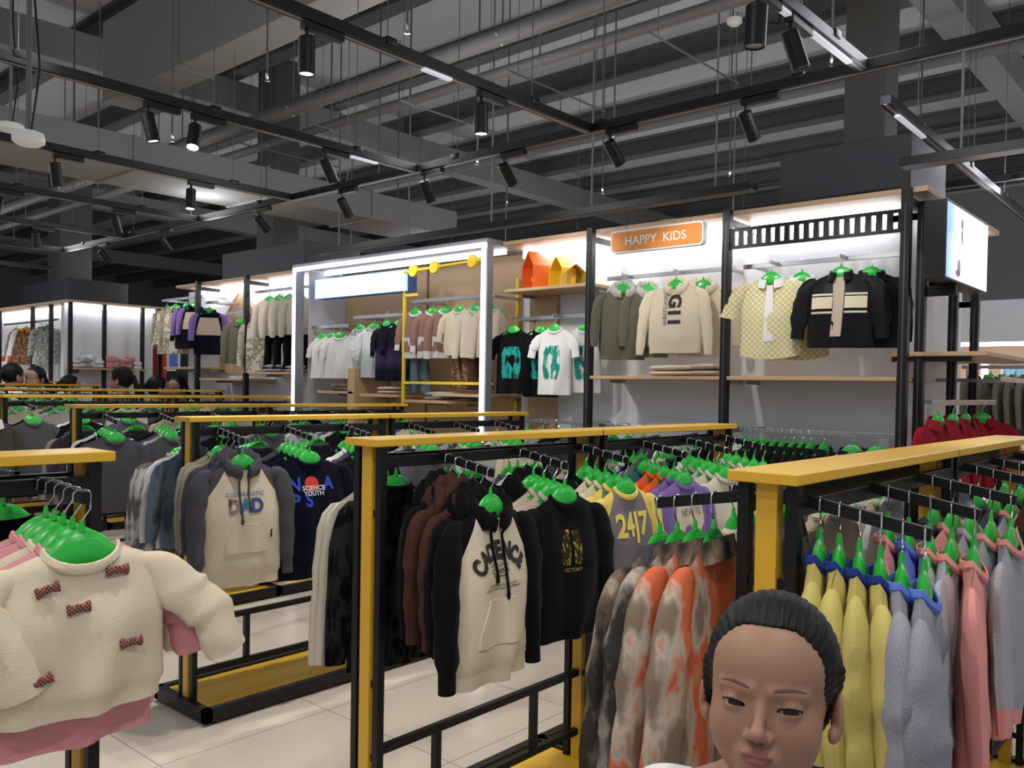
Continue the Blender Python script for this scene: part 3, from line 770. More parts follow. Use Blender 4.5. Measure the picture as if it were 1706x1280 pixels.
# ================================================================ wall display block
YB = 5.40; YP = 5.0; ZT = 2.62
GRYP = mat('light_grey_panel', (.50, .50, .53), .55)
WPAN = mat('oak_back_panel', (.46, .31, .18), .55, bump=.1, bscale=20)
struct('display_wall_front', MB().box((-4.62, YB, 0), (-1.62, YB+.1, 2.63), WHT))
struct('display_wall_front_left', MB().box((-10.15, YB, 0), (-7.05, YB+.1, 2.63), WHT))
struct('display_wall_side', MB().box((-1.72, YB+.1, 0), (-1.62, 6.7, 2.63), WHT))
struct('display_wall_end', MB().box((-10.15, YB+.1, 0), (-10.05, 9.0, 2.63), WHT))
def cap(a, b, lab):
    t = thing('display_canopy', lab, 'canopy', a)
    d = Vector(b)-Vector(a)
    obj('wood_cap', MB().bbox((0, 0, 0), tuple(d), WOOD, .002), t, smooth=False); return t
def led(t, a, b, name='led_strip'):
    return obj(name, MB().box(a, b, LED), t, smooth=False)
def post(x, y, lab, z1=2.66, group=None):
    t = thing('display_post', lab, 'post', (x, y, 0))
    obj('upright', MB().bbox((-.025, -.025, 0.01), (.025, .025, z1), BLK, .002).box((-.004, -.026, .3), (.004, -.0255, z1-.1), mat('post_slot', (.05, .05, .05), .5)), t, smooth=False)
    obj('foot_plate', MB().box((-.04, -.05, 0), (.04, .05, .01), BLK), t, smooth=False)
    return t
def bracket(t, dx, dy, z):
    obj('top_bracket', MB().bbox((min(0, dx)-.015, min(0, dy), z-.02), (max(0, dx)+.015, max(0, dy), z+.02), BLK, .002), t, smooth=False)
for x, lab in ((-1.50, 'black post at the right end of the comb panel bay'), (-2.58, 'black post between the orange sign bay and the comb panel bay'), (-3.65, 'black post between the toy house bay and the orange sign bay')):
    t = post(x, YP, lab); bracket(t, 0, YB-YP, 2.58)
for x, lab in ((-8.17, 'black post in front of the tan house-shaped board'), (-9.19, 'black post left of the tan house-shaped board, by the patterned coats')):
    t = post(x, YP, lab); bracket(t, 0, YB-YP, 2.58)
post(-10.30, 5.1, 'thin black post at the left end of the left wall display', 2.4)
t = cap((-4.52, YP+.02, 2.62), (-1.40, YB+.1, 2.65), 'wood edged canopy with bright strip over the right half of the wall display')
for x0, x1 in ((-4.5, -3.7), (-3.6, -2.62), (-2.54, -1.64)): led(t, (x0+4.52, .22, -.075), (x1+4.52, .345, -.001))
obj('wood_cap', MB().bbox((2.90, .48, 0), (3.12, 1.7, .03), WOOD, .002), t, smooth=False)
led(t, (3.0, .6, -.04), (3.05, 1.6, -.001))
t = cap((-9.75, YP+.02, 2.62), (-7.1, YB+.1, 2.65), 'canopy with bright strip over the left part of the wall display')
for x0, x1 in ((-9.7, -9.25), (-9.13, -8.22), (-8.12, -7.15)): led(t, (x0+9.75, .22, -.075), (x1+9.75, .345, -.001))
# shelves
def shelf(x0, x1, z, y0, y1, lab, th=.024, group=None):
    t = thing('wall_shelf', lab, 'shelf', (x0, y0, z))
    obj('board', MB().bbox((0, 0, 0), (x1-x0, y1-y0, th), WOOD, .002), t, smooth=False)
    for q in (.03, x1-x0-.05): obj('bracket', MB().prism([(q, 0), (q+.004, 0), (q+.004, -.025), (q, -.025)], y1-y0-.20, y1-y0, STL), t, smooth=False)
    return t
shelf(-3.63, -2.60, 1.575, 4.98, YB, 'pale wood shelf under the hoodies in the orange sign bay')
shelf(-2.56, -1.50, 1.575, 4.98, YB, 'pale wood shelf under the checked shirt and leather jacket')
shelf(-4.50, -3.67, 2.25, 5.02, YB, 'pale wood shelf carrying the orange and yellow toy houses')
shelf(-9.15, -8.2, 1.53, 5.0, YB, 'wood shelf between the two left posts')
shelf(-8.13, -7.2, 1.60, 5.0, YB, 'wood shelf right of the left posts with folded grey clothes')
shelf(-10.1, -9.23, 1.66, 5.05, YB, 'wood shelf at the left end below the patterned coats')
# rails
def wrail(x0, x1, z, y, lab, yb=YB, out=()):
    t = thing('hanging_rail', lab, 'rail', (x0, y, z))
    obj('bar', MB().bbox((0, -.006, -.015), (x1-x0, .006, .015), STL, .002), t, smooth=False)
    for q in (.06, x1-x0-.06): obj('rail_arm', MB().bbox((q-.006, 0, -.012), (q+.006, yb-y, .012), STL, .001), t, smooth=False)
    for x in out: obj('face_out_arm', MB().bbox((x-x0-.005, -.13, -.012), (x-x0+.005, 0, .010), STL, .001), t, smooth=False)
    return t
wrail(-3.62, -2.61, 2.31, 5.17, 'steel rail holding the hoodies in the orange sign bay', out=(-3.41, -2.99))
wrail(-2.55, -1.53, 2.31, 5.17, 'steel rail below the black comb panel', out=(-2.31, -1.88))
wrail(-4.52, -3.68, 2.05, 5.17, 'steel rail below the toy house shelf', out=(-4.43, -4.02))
wrail(-4.52, -3.68, 1.25, 5.1, 'low steel rail in the toy house bay'); wrail(-3.62, -2.61, 1.24, 5.1, 'low steel rail in the orange sign bay'); wrail(-2.55, -1.53, 1.26, 5.1, 'low steel rail with black jackets, lowest right bay')
wrail(-10.2, -9.22, 2.50, 5.08, 'high rail with the patterned coats at the left end'); wrail(-9.16, -8.88, 2.42, 5.08, 'short high rail left of the house-shaped board'); wrail(-8.72, -7.9, 2.27, 5.08, 'lower rail in front of the house-shaped board'); wrail(-8.14, -7.15, 2.48, 5.08, 'high rail right of the house-shaped board')
wrail(-9.16, -7.2, 1.28, 5.1, 'low rail full of grey clothes in the left wall display')
# comb panel (black slotted board)
cb = MB().box((-2.55, 5.0, 2.405), (-1.53, 5.018, 2.425), BLK).box((-2.55, 5.0, 2.515), (-1.53, 5.018, 2.535), BLK)
n = 17
for i in range(n+1):
    x = -2.55+1.02*i/n; cb.box((x-.0 if i == 0 else x-.016, 5.001, 2.42), (x+.016, 5.017, 2.52), BLK)
tag(obj('slotted_panel', cb, smooth=False), 'black slotted comb panel with bright gaps at the top right bay', 'panel')
# HAPPY KIDS sign
t = thing('hanging_sign', 'orange rounded sign reading HAPPY KIDS over the hoodie bay', 'sign', (-3.085, 4.95, 2.525))
def rrect(w, h, r, n=6):
    p = []
    for cx, cy, a0 in ((w/2-r, h/2-r, 0), (-w/2+r, h/2-r, 90), (-w/2+r, -h/2+r, 180), (w/2-r, -h/2+r, 270)):
        for i in range(n+1): a = R(a0+90*i/n); p.append((cx+r*math.cos(a), cy+r*math.sin(a)))
    return p
SGW = mat('sign_rim', (.80, .76, .68), .5); SGO = mat('sign_orange', (.72, .25, .035), .5)
obj('sign_body', MB().prism(rrect(.72, .155, .03), 0, .05, SGW), t, smooth=False)
sf = obj('sign_face', MB().prism(rrect(.695, .13, .022), -.004, .002, SGO), t, smooth=False)
tx = MB(); text_mb(tx, 'HAPPY  KIDS', .084, mat('sign_letters', (.85, .82, .72), .5), (0, 0), y=-.006, bold=.012, sx=1.0)
obj('sign_letters', tx, sf, smooth=False)
for x in (-.25, .25): obj('sign_wire', MB().tube([(x, .025, .077), (x, .06, .2)], .002, BLK, 5), t)
# toy houses
def toy_house(x, w, h, d, m, lab, rz, inner=None):
    t = thing('toy_house', lab, 'decoration', (x, 5.16, 2.274), rz)
    p = [(-w/2, 0), (w/2, 0), (w/2, h*.6), (0, h), (-w/2, h*.6)]; q = [(a*.86, .012+b*.93) for a, b in p]
    sh = MB(); n = 5
    for i in range(n):
        a, b = p[i], p[(i+1) % n]; a2, b2 = q[i], q[(i+1) % n]
        vs = [(a[0], 0, a[1]), (b[0], 0, b[1]), (b2[0], 0, b2[1]), (a2[0], 0, a2[1]), (a[0], d, a[1]), (b[0], d, b[1]), (b2[0], d, b2[1]), (a2[0], d, a2[1])]
        sh.add(vs, [(0, 3, 2, 1), (0, 1, 5, 4), (3, 7, 6, 2), (4, 5, 6, 7)], m)
    obj('shell', sh, t, smooth=False)
    obj('back', MB().prism(q, d-.006, d, inner or m), t, smooth=False)
toy_house(-4.38, .26, .31, .13, mat('house_orange', (.85, .16, .02), .45), 'orange toy house open box on the high shelf', R(-28))
toy_house(-4.10, .22, .245, .12, mat('house_yellow', (.85, .50, .02), .45), 'yellow toy house open box on the high shelf', R(-24), mat('house_ochre', (.65, .42, .06), .5))
toy_house(-3.90, .18, .17, .14, mat('house_mustard', (.55, .38, .06), .5), 'small mustard toy house behind the yellow one', R(55))

# ---------------------------------------------------------------- white lit frame unit
X0, X1, YF = -7.06, -4.58, 4.85
FRM = mat('frame_grey', (.22, .22, .25), .5)
t = thing('display_niche', 'large display niche outlined by a glowing white frame', 'display unit', (X0, YF, 0))
w = X1-X0
for a, b in (((-.06, 0, 0), (0, .10, 2.62)), ((w, 0, 0), (w+.055, .07, 2.62)), ((-.06, 0, 2.62), (w+.055, .60, 2.66))): obj('frame_panel', MB().bbox(a, b, FRM, .003), t, smooth=False)
for a, b in (((-.035, -.012, .05), (0.0, -.0, 2.62)), ((w, -.012, .05), (w+.035, 0, 2.62)), ((-.035, -.012, 2.59), (w+.035, 0, 2.625))): obj('light_line', MB().box(a, b, LED), t, smooth=False)
led(t, (.05, .30, 2.585), (w-.05, .34, 2.615))
struct('display_wall_niche', MB().box((X0, 5.44, 0), (X1, 5.46, 2.62), WPAN))
for x in (-5.82,): struct('trim_1', MB().box((x-.008, 5.43, 0), (x+.008, 5.44, 2.62), mat('panel_gap', (.12, .08, .05), .6)))
struct('wall_niche_side', MB().box((X0, 5.0, .01), (X0+.015, 5.44, 2.61), GRYP))
# sign box in the niche
t = thing('light_box_sign', 'wide glowing white light box sign inside the white framed niche', 'light box', (-6.93, 4.98, 2.33))
obj('box_housing', MB().bbox((0, .012, 0), (1.33, .12, .185), mat('signbox_blue', (.05, .10, .30), .4), .003), t, smooth=False)
obj('lit_face', MB().box((.012, 0, .008), (1.318, .012, .178), mat('signbox_face', (1, 1, 1), .4, emit=2.6, ecol=(.80, .91, 1))), t, smooth=False)
obj('edge_glow', MB().box((0, .001, 0), (1.33, .011, .008), mat('signbox_edge', (.2, .4, 1), .4, emit=1.6, ecol=(.15, .4, 1))).box((0, .001, .178), (1.33, .011, .186), MATS['signbox_edge']).box((0, .001, 0), (.012, .011, .186), MATS['signbox_edge']).box((1.318, .001, 0), (1.33, .011, .186), MATS['signbox_edge']), t, smooth=False)
obj('inner_bar', MB().box((1.16, -.002, .0), (1.168, .0, .186), MATS['signbox_edge']), t, smooth=False)
# yellow molecule bar
t = thing('molecule_decoration', 'yellow bar with round discs at the top right of the lit niche', 'decoration', (-5.5, 4.95, 2.5))
YB2 = mat('bright_yellow', (.85, .62, .02), .45)
obj('bar', MB().tube([(-.1, 0, -.015), (.85, 0, .015)], .014, YB2, 10), t)
for x, z in ((0.02, -.012), (.28, -.002), (.72, .012)):
    obj('disc', MB().lathe([(0, -.015), (.050, -.015), (.054, 0), (.050, .015), (0, .015)], YB2, 20).xf(Matrix.Translation((x, -.002, z)) @ Matrix.Rotation(R(90), 4, 'X')), t)
obj('arrow_tip', MB().prism([(.85, -.03), (.90, .015), (.85, .06)], -.008, .008, YB2), t, smooth=False)
# yellow ladder frame in the niche
t = thing('yellow_display_stand', 'thin yellow upright frame dividing the lit niche', 'frame', (-5.66, 5.0, 0))
obj('upright', MB().bbox((-.012, 0, 0.0), (.012, .024, 2.42), YB2, .002), t, smooth=False)
for z in (2.28, 1.52): obj('crossbar', MB().bbox((-.0, 0, z), (1.06, .022, z+.022) if z < 2 else (.17, .022, z+.022), YB2, .002), t, smooth=False)
obj('back_upright', MB().bbox((.95, .40, 0), (.975, .42, 2.42), YB2, .002), t, smooth=False)
t2 = thing('yellow_crossbar_stand', 'yellow crossbars on the wood panel right of the lit frame', 'frame', (-4.50, 5.28, 0))
obj('crossbar', MB().box((0, 0, 1.50), (.22, .02, 1.53), YB2), t2, smooth=False); obj('crossbar', MB().box((0, 0, 2.36), (.22, .02, 2.39), YB2), t2, smooth=False)
struct('display_wall_oak_side', MB().box((-4.52, 5.36, 0), (-4.24, 5.40, 2.60), WPAN))
wrail(-7.02, -6.45, 2.06, 5.02, 'short rail holding the white short dresses in the lit niche', 5.43); wrail(-6.5, -5.72, 2.14, 5.12, 'rail holding the grey and navy long tops in the lit niche', 5.43)
wrail(-5.62, -4.62, 2.24, 5.05, 'rail on the right half of the lit niche', 5.43)
# niche shelves and blocks
shelf(-6.9, -6.35, 1.42, 5.0, 5.43, 'low oak shelf at the left of the lit niche'); shelf(-6.25, -5.72, 1.40, 5.0, 5.43, 'low oak shelf in the middle of the lit niche')
shelf(-5.60, -5.05, 1.36, 4.95, 5.43, 'low oak shelf under the jeans'); shelf(-5.28, -4.62, 1.42, 5.0, 5.43, 'low oak shelf under the brown trousers')
bk = MB().bbox((-6.43, 5.0, 0), (-6.33, 5.4, 1.66), WPAN, .003); tag(obj('oak_pillar', bk, smooth=False), 'oak block pillar standing in the lit niche', 'pillar')

# ---------------------------------------------------------------- wall garments
WALLN = {}
def on_rail(x, y, z, key, lab, ang=0, cat=None, sp=None, hlab=None, tilt=0):
    rz = R(ang); loc = (x, y, z+.009)
    hanger(loc, rz, hlab or ' '.join(('hanger of the '+lab.replace('second ', 'other ')).split()[:16]), tilt=tilt) if hlab != '' else None
    c0, desc, s0 = K[key] if key in K else (cat, lab, {})
    s0 = dict(s0); s0.update(sp or {})
    k2 = key+str(sorted((a, str(b)) for a, b in (sp or {}).items() if a != 'deco')) if sp else key
    return simple_garment((cat or c0).replace(' ', '_'), k2, s0, loc, rz, lab, cat or c0, tilt=tilt)
# ================================================================ people (signed distance fields, one continuous skin)
def snets(f, o, h):
    """surface nets: f grid, o origin, h step -> verts, quads"""
    s = f < 0; nx, ny, nz = f.shape
    cs = [(a, b, c_) for a in (0, 1) for b in (0, 1) for c_ in (0, 1)]
    cnt = sum(s[a:nx-1+a, b:ny-1+b, c_:nz-1+c_].astype(np.int8) for a, b, c_ in cs)
    act = (cnt > 0) & (cnt < 8); idx = -np.ones(act.shape, int); I = np.argwhere(act); idx[act] = np.arange(len(I))
    acc = np.zeros((len(I), 3)); n = np.zeros(len(I))
    i, j, k = I.T
    for a in cs:
        for ax in range(3):
            if a[ax]: continue
            b = list(a); b[ax] = 1
            f0 = f[i+a[0], j+a[1], k+a[2]]; f1 = f[i+b[0], j+b[1], k+b[2]]
            m = (f0 < 0) != (f1 < 0); t = np.where(m, f0/np.where(m, f0-f1, 1), 0)
            p = np.array(a, float)[None, :].repeat(len(I), 0); p[:, ax] += t
            acc[m] += p[m]; n[m] += 1
    V = (I+acc/n[:, None])*h+np.array(o); Q = []
    for ax in range(3):
        u, v = [(1, 2), (2, 0), (0, 1)][ax]
        sl0 = [slice(0, None)]*3; a_ = [slice(1, -1)]*3; b_ = [slice(1, -1)]*3
        a_[ax] = slice(0, f.shape[ax]-1); b_[ax] = slice(1, f.shape[ax])
        A = s[tuple(a_)]; B = s[tuple(b_)]; ch = A != B; P = np.argwhere(ch)
        if not len(P): continue
        off = np.ones(3, int); off[ax] = 0; P0 = P+off
        du = np.zeros(3, int); du[u] = 1; dv = np.zeros(3, int); dv[v] = 1
        q = np.stack([idx[tuple((P0-du-dv).T)], idx[tuple((P0-dv).T)], idx[tuple(P0.T)], idx[tuple((P0-du).T)]], 1)
        fl = ~A[tuple(P.T)]; q[fl] = q[fl][:, ::-1]; Q.append(q)
    return V, np.concatenate(Q)
def smin(a, b, k):
    h = np.clip(.5+.5*(b-a)/k, 0, 1); return b*(1-h)+a*h-k*h*(1-h)
def smax(a, b, k): return -smin(-a, -b, k)
def ell(P, c_, r, rot=None):
    d = P-np.array(c_)
    if rot is not None: d = d @ np.array(rot)
    r = np.array(r); k0 = np.linalg.norm(d/r, axis=-1); k1 = np.linalg.norm(d/(r*r), axis=-1)
    return k0*(k0-1)/np.maximum(k1, 1e-9)
def caps(P, a, b, ra, rb, sq=None):
    a = np.array(a, float); b = np.array(b, float); d = P-a; ba = b-a
    t = np.clip((d @ ba)/(ba @ ba), 0, 1); q = d-t[..., None]*ba
    if sq is not None: q = q/np.array(sq)
    return np.linalg.norm(q, axis=-1)-(ra+(rb-ra)*t)
def grid(lo, hi, h):
    ax = [np.arange(lo[i], hi[i]+h, h) for i in range(3)]
    return np.stack(np.meshgrid(*ax, indexing='ij'), -1)
def head_sdf(P, female=True, eyes=True):
    X = np.abs(P[..., 0]); Q = np.stack([X, P[..., 1], P[..., 2]], -1)
    f = ell(P, (0, .014, .030), (.0735, .088, .080))
    f = smin(f, ell(P, (0, -.022, -.028), (.0585, .058, .072)), .03)
    f = smin(f, ell(Q, (.030, -.041, -.044), (.029, .033, .031)), .022)      # cheeks
    f = smin(f, ell(Q, (.031, -.002, -.062), (.020, .036, .026)), .025)      # jaw
    f = smin(f, ell(P, (0, -.060, -.092), (.020, .016, .015)), .026)         # chin
    f = smin(f, ell(P, (0, -.050, .030), (.052, .030, .035)), .03)           # forehead
    f = smin(f, caps(P, (0, .018, -.05), (0, .034, -.17), .044, .042), .03)  # neck
    f = smax(f, -ell(Q, (.0315, -.098, -.012), (.020, .014, .0105)), .014)   # sockets
    f = smin(f, caps(Q, (.012, -.0815, .0035), (.044, -.068, .004), .0035, .003), .012)   # brows
    f = smin(f, caps(P, (0, -.078, -.006), (0, -.0935, -.040), .0040, .0075), .010)  # nose
    f = smin(f, ell(P, (0, -.0950, -.0425), (.0085, .0080, .0070)), .006)
    f = smin(f, ell(Q, (.0105, -.0865, -.0455), (.0065, .0075, .0055)), .005)
    f = smax(f, -ell(Q, (.0052, -.0945, -.0515), (.0030, .0035, .0030)), .002)
    # mouth
    f = smin(f, ell(P, (0, -.072, -.068), (.024, .016, .016)), .010)
    f = smin(f, ell(Q, (.005, -.0850, -.0645), (.0118, .0060, .0038)), .004)
    f = smin(f, ell(P, (0, -.0845, -.0722), (.0128, .0064, .0044)), .004)
    f = smax(f, -caps(Q, (0, -.0935, -.0683), (.018, -.0850, -.0690), .0016, .0009), .0015)
    f = smax(f, -ell(P, (0, -.093, -.0835), (.012, .0055, .004)), .006)
    if eyes:
        c_ = np.array((.0300, -.0675, -.0125)); d = Q-c_
        sph = np.linalg.norm(d, axis=-1)-.0142
        f = smin(f, sph, .004)
        dx = (Q[..., 0]-.0305)/.0135; zz = Q[..., 2]+.0145-.0012*dx
        up = .0037*np.sqrt(np.clip(1-dx**2, 0, 1)); lo = -.0022*np.sqrt(np.clip(1-dx**2, 0, 1))
        slit = np.maximum(zz-up, lo-zz); slit = np.maximum(slit, (np.abs(dx)-1)*.0135)
        slit = np.maximum(slit, Q[..., 1]+.062)
        f = smax(f, -slit, .0012)
        f = np.where(f < -.02, f, f)
        # crease above the lid
        cr = caps(Q, (.019, -.0805, -.0085), (.043, -.0755, -.0075), .0007, .0006); f = smax(f, -cr, .002)
    # ears
    a = R(18); Rm = np.array([[math.cos(a), -math.sin(a), 0], [math.sin(a), math.cos(a), 0], [0, 0, 1]])
    e = ell(Q, (.0765, .012, -.020), (.0065, .0165, .0285), Rm)
    e = smin(e, ell(Q, (.0735, .004, -.042), (.006, .009, .010)), .006)
    e = smax(e, -ell(Q, (.0835, .010, -.016), (.0045, .0095, .0175), Rm), .003)
    f = smin(f, e, .004)
    return f
def body_sdf(P, k=1.0):
    """standing child, neck joint at z=1.0 (height about 1.27); arms hanging"""
    X = np.abs(P[..., 0]); Q = np.stack([X, P[..., 1], P[..., 2]], -1)
    f = ell(P, (0, .02, .90), (.118, .078, .135)); f = smin(f, ell(P, (0, .015, .74), (.098, .075, .14)), .05)
    f = smin(f, ell(P, (0, .015, .63), (.115, .088, .095)), .05)
    f = smin(f, caps(Q, (.03, .028, 1.0), (.128, .025, .955), .034, .040), .03)
    f = smin(f, caps(P, (0, .028, .93), (0, .022, 1.06), .050, .040), .03)
    f = smin(f, caps(Q, (.138, .025, .95), (.165, .035, .76), .040, .030), .02)
    f = smin(f, caps(Q, (.165, .035, .76), (.172, .0, .585), .029, .021), .012)
    f = smin(f, caps(Q, (.062, .018, .60), (.066, .010, .33), .066, .046), .03)
    f = smin(f, caps(Q, (.066, .010, .33), (.068, .028, .06), .043, .028), .02)
    f = smin(f, ell(Q, (.070, -.025, .028), (.034, .085, .028)), .02)
    # hands
    f = smin(f, ell(Q, (.173, -.006, .550), (.013, .026, .034)), .012)
    for i, (y, l) in enumerate(((-.027, .042), (-.012, .050), (.003, .047), (.016, .038))):
        f = smin(f, caps(Q, (.172, y, .530), (.170, y-.003, .530-l*.55), .0075, .0068), .004)
        f = smin(f, caps(Q, (.170, y-.003, .530-l*.55), (.162, y-.006, .530-l), .0068, .0058), .003)
    f = smin(f, caps(Q, (.170, -.024, .560), (.160, -.043, .532), .009, .007), .006)
    return f
def skin_mat(name, col, lip, blush):
    m = mat(name, col, .48, spec=.35, bump=.08, bscale=500); L = m.node_tree.links; b = m.node_tree.nodes['Principled BSDF']
    b.inputs['Subsurface Weight'].default_value = .12; b.inputs['Subsurface Scale'].default_value = .01; b.inputs['Subsurface Radius'].default_value = (1, .4, .25)
    at = nd(m, 'ShaderNodeAttribute', attribute_name='lips'); a2 = nd(m, 'ShaderNodeAttribute', attribute_name='blush')
    mx = nd(m, 'ShaderNodeMix', data_type='RGBA'); mx.inputs[6].default_value = (*col, 1); mx.inputs[7].default_value = (*lip, 1)
    my = nd(m, 'ShaderNodeMix', data_type='RGBA'); my.inputs[7].default_value = (*blush, 1)
    L.new(at.outputs['Fac'], mx.inputs[0]); L.new(mx.outputs[2], my.inputs[6]); L.new(a2.outputs['Fac'], my.inputs[0]); L.new(my.outputs[2], b.inputs['Base Color'])
    return m
SKIN = skin_mat('skin', (.345, .190, .123), (.27, .095, .075), (.34, .145, .098))
HAIR = mat('dark_hair', (.0035, .003, .003), .48, spec=.22)
def hair_nodes():
    m = HAIR; L = m.node_tree.links; b = m.node_tree.nodes['Principled BSDF']
    t = nd(m, 'ShaderNodeTexCoord'); mp = nd(m, 'ShaderNodeMapping'); mp.inputs['Scale'].default_value = (260, 18, 30)
    n = nd(m, 'ShaderNodeTexNoise'); n.inputs['Scale'].default_value = 1; n.inputs['Detail'].default_value = 2
    p = nd(m, 'ShaderNodeBump'); p.inputs['Strength'].default_value = 1.0; p.inputs['Distance'].default_value = .004
    L.new(t.outputs['Object'], mp.inputs[0]); L.new(mp.outputs[0], n.inputs[0]); L.new(n.outputs['Fac'], p.inputs['Height']); L.new(p.outputs[0], b.inputs['Normal'])
hair_nodes()
def vq_mesh(name, parts, m, paint=None, smooth=True):
    vs = []; fs = []; k = 0
    for V, Q in parts: vs.append(V); fs.append(Q+k); k += len(V)
    V = np.concatenate(vs); Q = np.concatenate(fs)
    me = bpy.data.meshes.new(name); me.vertices.add(len(V)); me.vertices.foreach_set('co', V.ravel())
    me.loops.add(Q.size); me.loops.foreach_set('vertex_index', Q.ravel().astype(np.int32))
    me.polygons.add(len(Q)); me.polygons.foreach_set('loop_start', np.arange(0, Q.size, 4, dtype=np.int32)); me.polygons.foreach_set('use_smooth', np.ones(len(Q), bool))
    me.update(calc_edges=True); me.validate(); me.materials.append(m)
    if paint:
        for n, fn in paint.items(): a = me.attributes.new(n, 'FLOAT', 'POINT'); a.data.foreach_set('value', fn(V).astype(np.float32))
    return me
HZ = 1.135    # head centre above the floor in body space
def hair_sdf(P, tail=True, h=.004):
    X = np.abs(P[..., 0])
    sk = ell(P, (0, .014, .030), (.0735+.005, .088+.006, .080+.0065))
    sk = smin(sk, ell(P, (0, .030, -.010), (.070, .070, .06)), .02)
    # hairline: everything in front of and below this surface is face
    yl = -.060+.42*np.clip(.075-P[..., 2], -.02, .20)+.0*X   # y limit by height
    side = np.clip((X-.026)/.036, 0, 1)
    yl = np.where(P[..., 2] < .075, yl, -.2)
    line = yl-P[..., 1]-.040*side*np.clip((.07-P[..., 2])/.05, 0, 1)*np.clip((P[..., 2]+.03)/.05, 0, 1)
    lim = smax(line, -(P[..., 2]-.055)*1.0-0*X, .02)
    face = np.minimum(line, line)
    f = smax(sk, face*.8, .006)
    f = np.maximum(f, -P[..., 2]-.075)
    ear = ell(np.stack([X, P[..., 1], P[..., 2]], -1), (.08, .010, -.022), (.022, .022, .034)); f = smax(f, -ear, .006)
    f = smin(f, caps(P, (-.070, -.002, .018), (-.0745, .008, -.032), .012, .007), .01); f = smin(f, caps(P, (.072, .006, .03), (.0715, .016, .006), .010, .006), .01)
    # comb lines towards the back
    th = np.arctan2(P[..., 0], P[..., 2]+.02); f = f+.0007*np.sin(th*61+5*np.sin(P[..., 1]*30))+.0004*np.sin(th*117+40*P[..., 1])
    if tail:
        f = smin(f, ell(P, (0, .112, .030), (.018, .016, .018)), .012)
        f = smin(f, caps(P, (0, .118, .025), (.004, .150, -.06), .017, .024), .01); f = smin(f, caps(P, (.004, .150, -.06), (0, .140, -.16), .024, .008), .012)
    return f
_PP = {}
def person(name, label, loc, rz, H=1.27, hres=.0030, bres=.010, shirt=None, pants=None, tilt=(0, 0, 0), hair='tail', eyes=True, group=None, hair_m=None):
    k = H/1.27
    key = (hres, bres)
    if key not in _PP:
        P = grid((-.09, -.115, -.15), (.09, .11, .12), hres)
        if hres < .002: hd = np.concatenate([head_sdf(P[i:i+24], eyes=eyes)[(0):] for i in range(0, P.shape[0], 24)], 0)
        else: hd = head_sdf(P, eyes=eyes)
        # close the neck at the bottom of the grid
        hd = np.maximum(hd, -(P[..., 2]+.147)+0.0)
        A = snets(hd, (-.09, -.115, -.15), hres)
        P2 = grid((-.24, -.13, -.01), (.24, .13, 1.06), bres); B_ = body_sdf(P2); B_ = np.maximum(B_, P2[..., 2]-1.035); B_ = np.maximum(B_, -P2[..., 2]+.002)
        Bm = snets(B_, (-.24, -.13, -.01), bres)
        P3 = grid((-.10, -.12, -.18), (.10, .19, .14), max(hres*1.3, .0022)); Hm = snets(hair_sdf(P3, True), (-.10, -.12, -.18), max(hres*1.3, .0022))
        X = np.abs(P2[..., 0]); Q = np.stack([X, P2[..., 1], P2[..., 2]], -1)
        sh = B_-.011; sh = np.maximum(sh, .60-P2[..., 2]); sh = np.maximum(sh, P2[..., 2]-1.0-.2*0); neckhole = caps(P2, (0, .022, .95), (0, .02, 1.1), .054, .062); sh = smax(sh, -neckhole, .006)
        cutarm = np.maximum(.84-P2[..., 2], X-.0); arm = (X > .125+.05*np.clip((.84-P2[..., 2]), 0, 1)) & (P2[..., 2] < .83); sh = np.where(arm, .05, sh)
        sh = sh+.003*np.sin(P2[..., 0]*60+P2[..., 2]*25)
        Sm = snets(sh, (-.24, -.13, -.01), bres)
        pa = B_-.012; pa = np.maximum(pa, P2[..., 2]-.64); pa = np.maximum(pa, .09-P2[..., 2]); pa = np.where((X > .14), .05, pa)
        Pm = snets(pa, (-.24, -.13, -.01), bres)
        _PP[key] = (A, Bm, Hm, Sm, Pm)
    A, Bm, Hm, Sm, Pm = _PP[key]
    t = thing('person', label, 'person', loc, rz, group); t.scale = (k, k, k)
    E_ = Matrix.Translation((0, 0, HZ)) @ Matrix.Translation((0, .02, -.06)) @ Matrix.Rotation(tilt[0], 4, 'X') @ Matrix.Rotation(tilt[1], 4, 'Y') @ Matrix.Rotation(tilt[2], 4, 'Z') @ Matrix.Translation((0, -.02, .06))
    Mn = np.array(E_)
    def hx(V):
        # blend to the untilted neck at the bottom
        W_ = np.clip((V[:, 2]+.145)/.07, 0, 1)[:, None]; T = V @ Mn[:3, :3].T+Mn[:3, 3]; U = V+np.array((0, 0, HZ)); return T*W_+U*(1-W_)
    Vh = hx(A[0]); nh = len(Vh)
    lips = np.concatenate([np.clip(1.25-np.linalg.norm((A[0]-np.array((0, -.0875, -.0683)))/np.array((.0165, .012, .0072)), axis=1), 0, .25)*4, np.zeros(len(Bm[0]))])
    Ax = A[0].copy(); Ax[:, 0] = np.abs(Ax[:, 0])
    bl = np.concatenate([np.clip(1-np.linalg.norm((Ax-np.array((.034, -.066, -.040)))/np.array((.024, .03, .020)), axis=1), 0, 1)*.8+np.clip(1-np.linalg.norm((Ax-np.array((0, -.1, -.044)))/np.array((.014, .014, .012)), axis=1), 0, 1)*.5, np.zeros(len(Bm[0]))])
    bo = bpy.data.objects.new('body', vq_mesh('body', [(Vh, A[1]), Bm], SKIN, {'lips': lambda V: lips[:len(V)], 'blush': lambda V: bl[:len(V)]})); COL.objects.link(bo); bo.parent = t
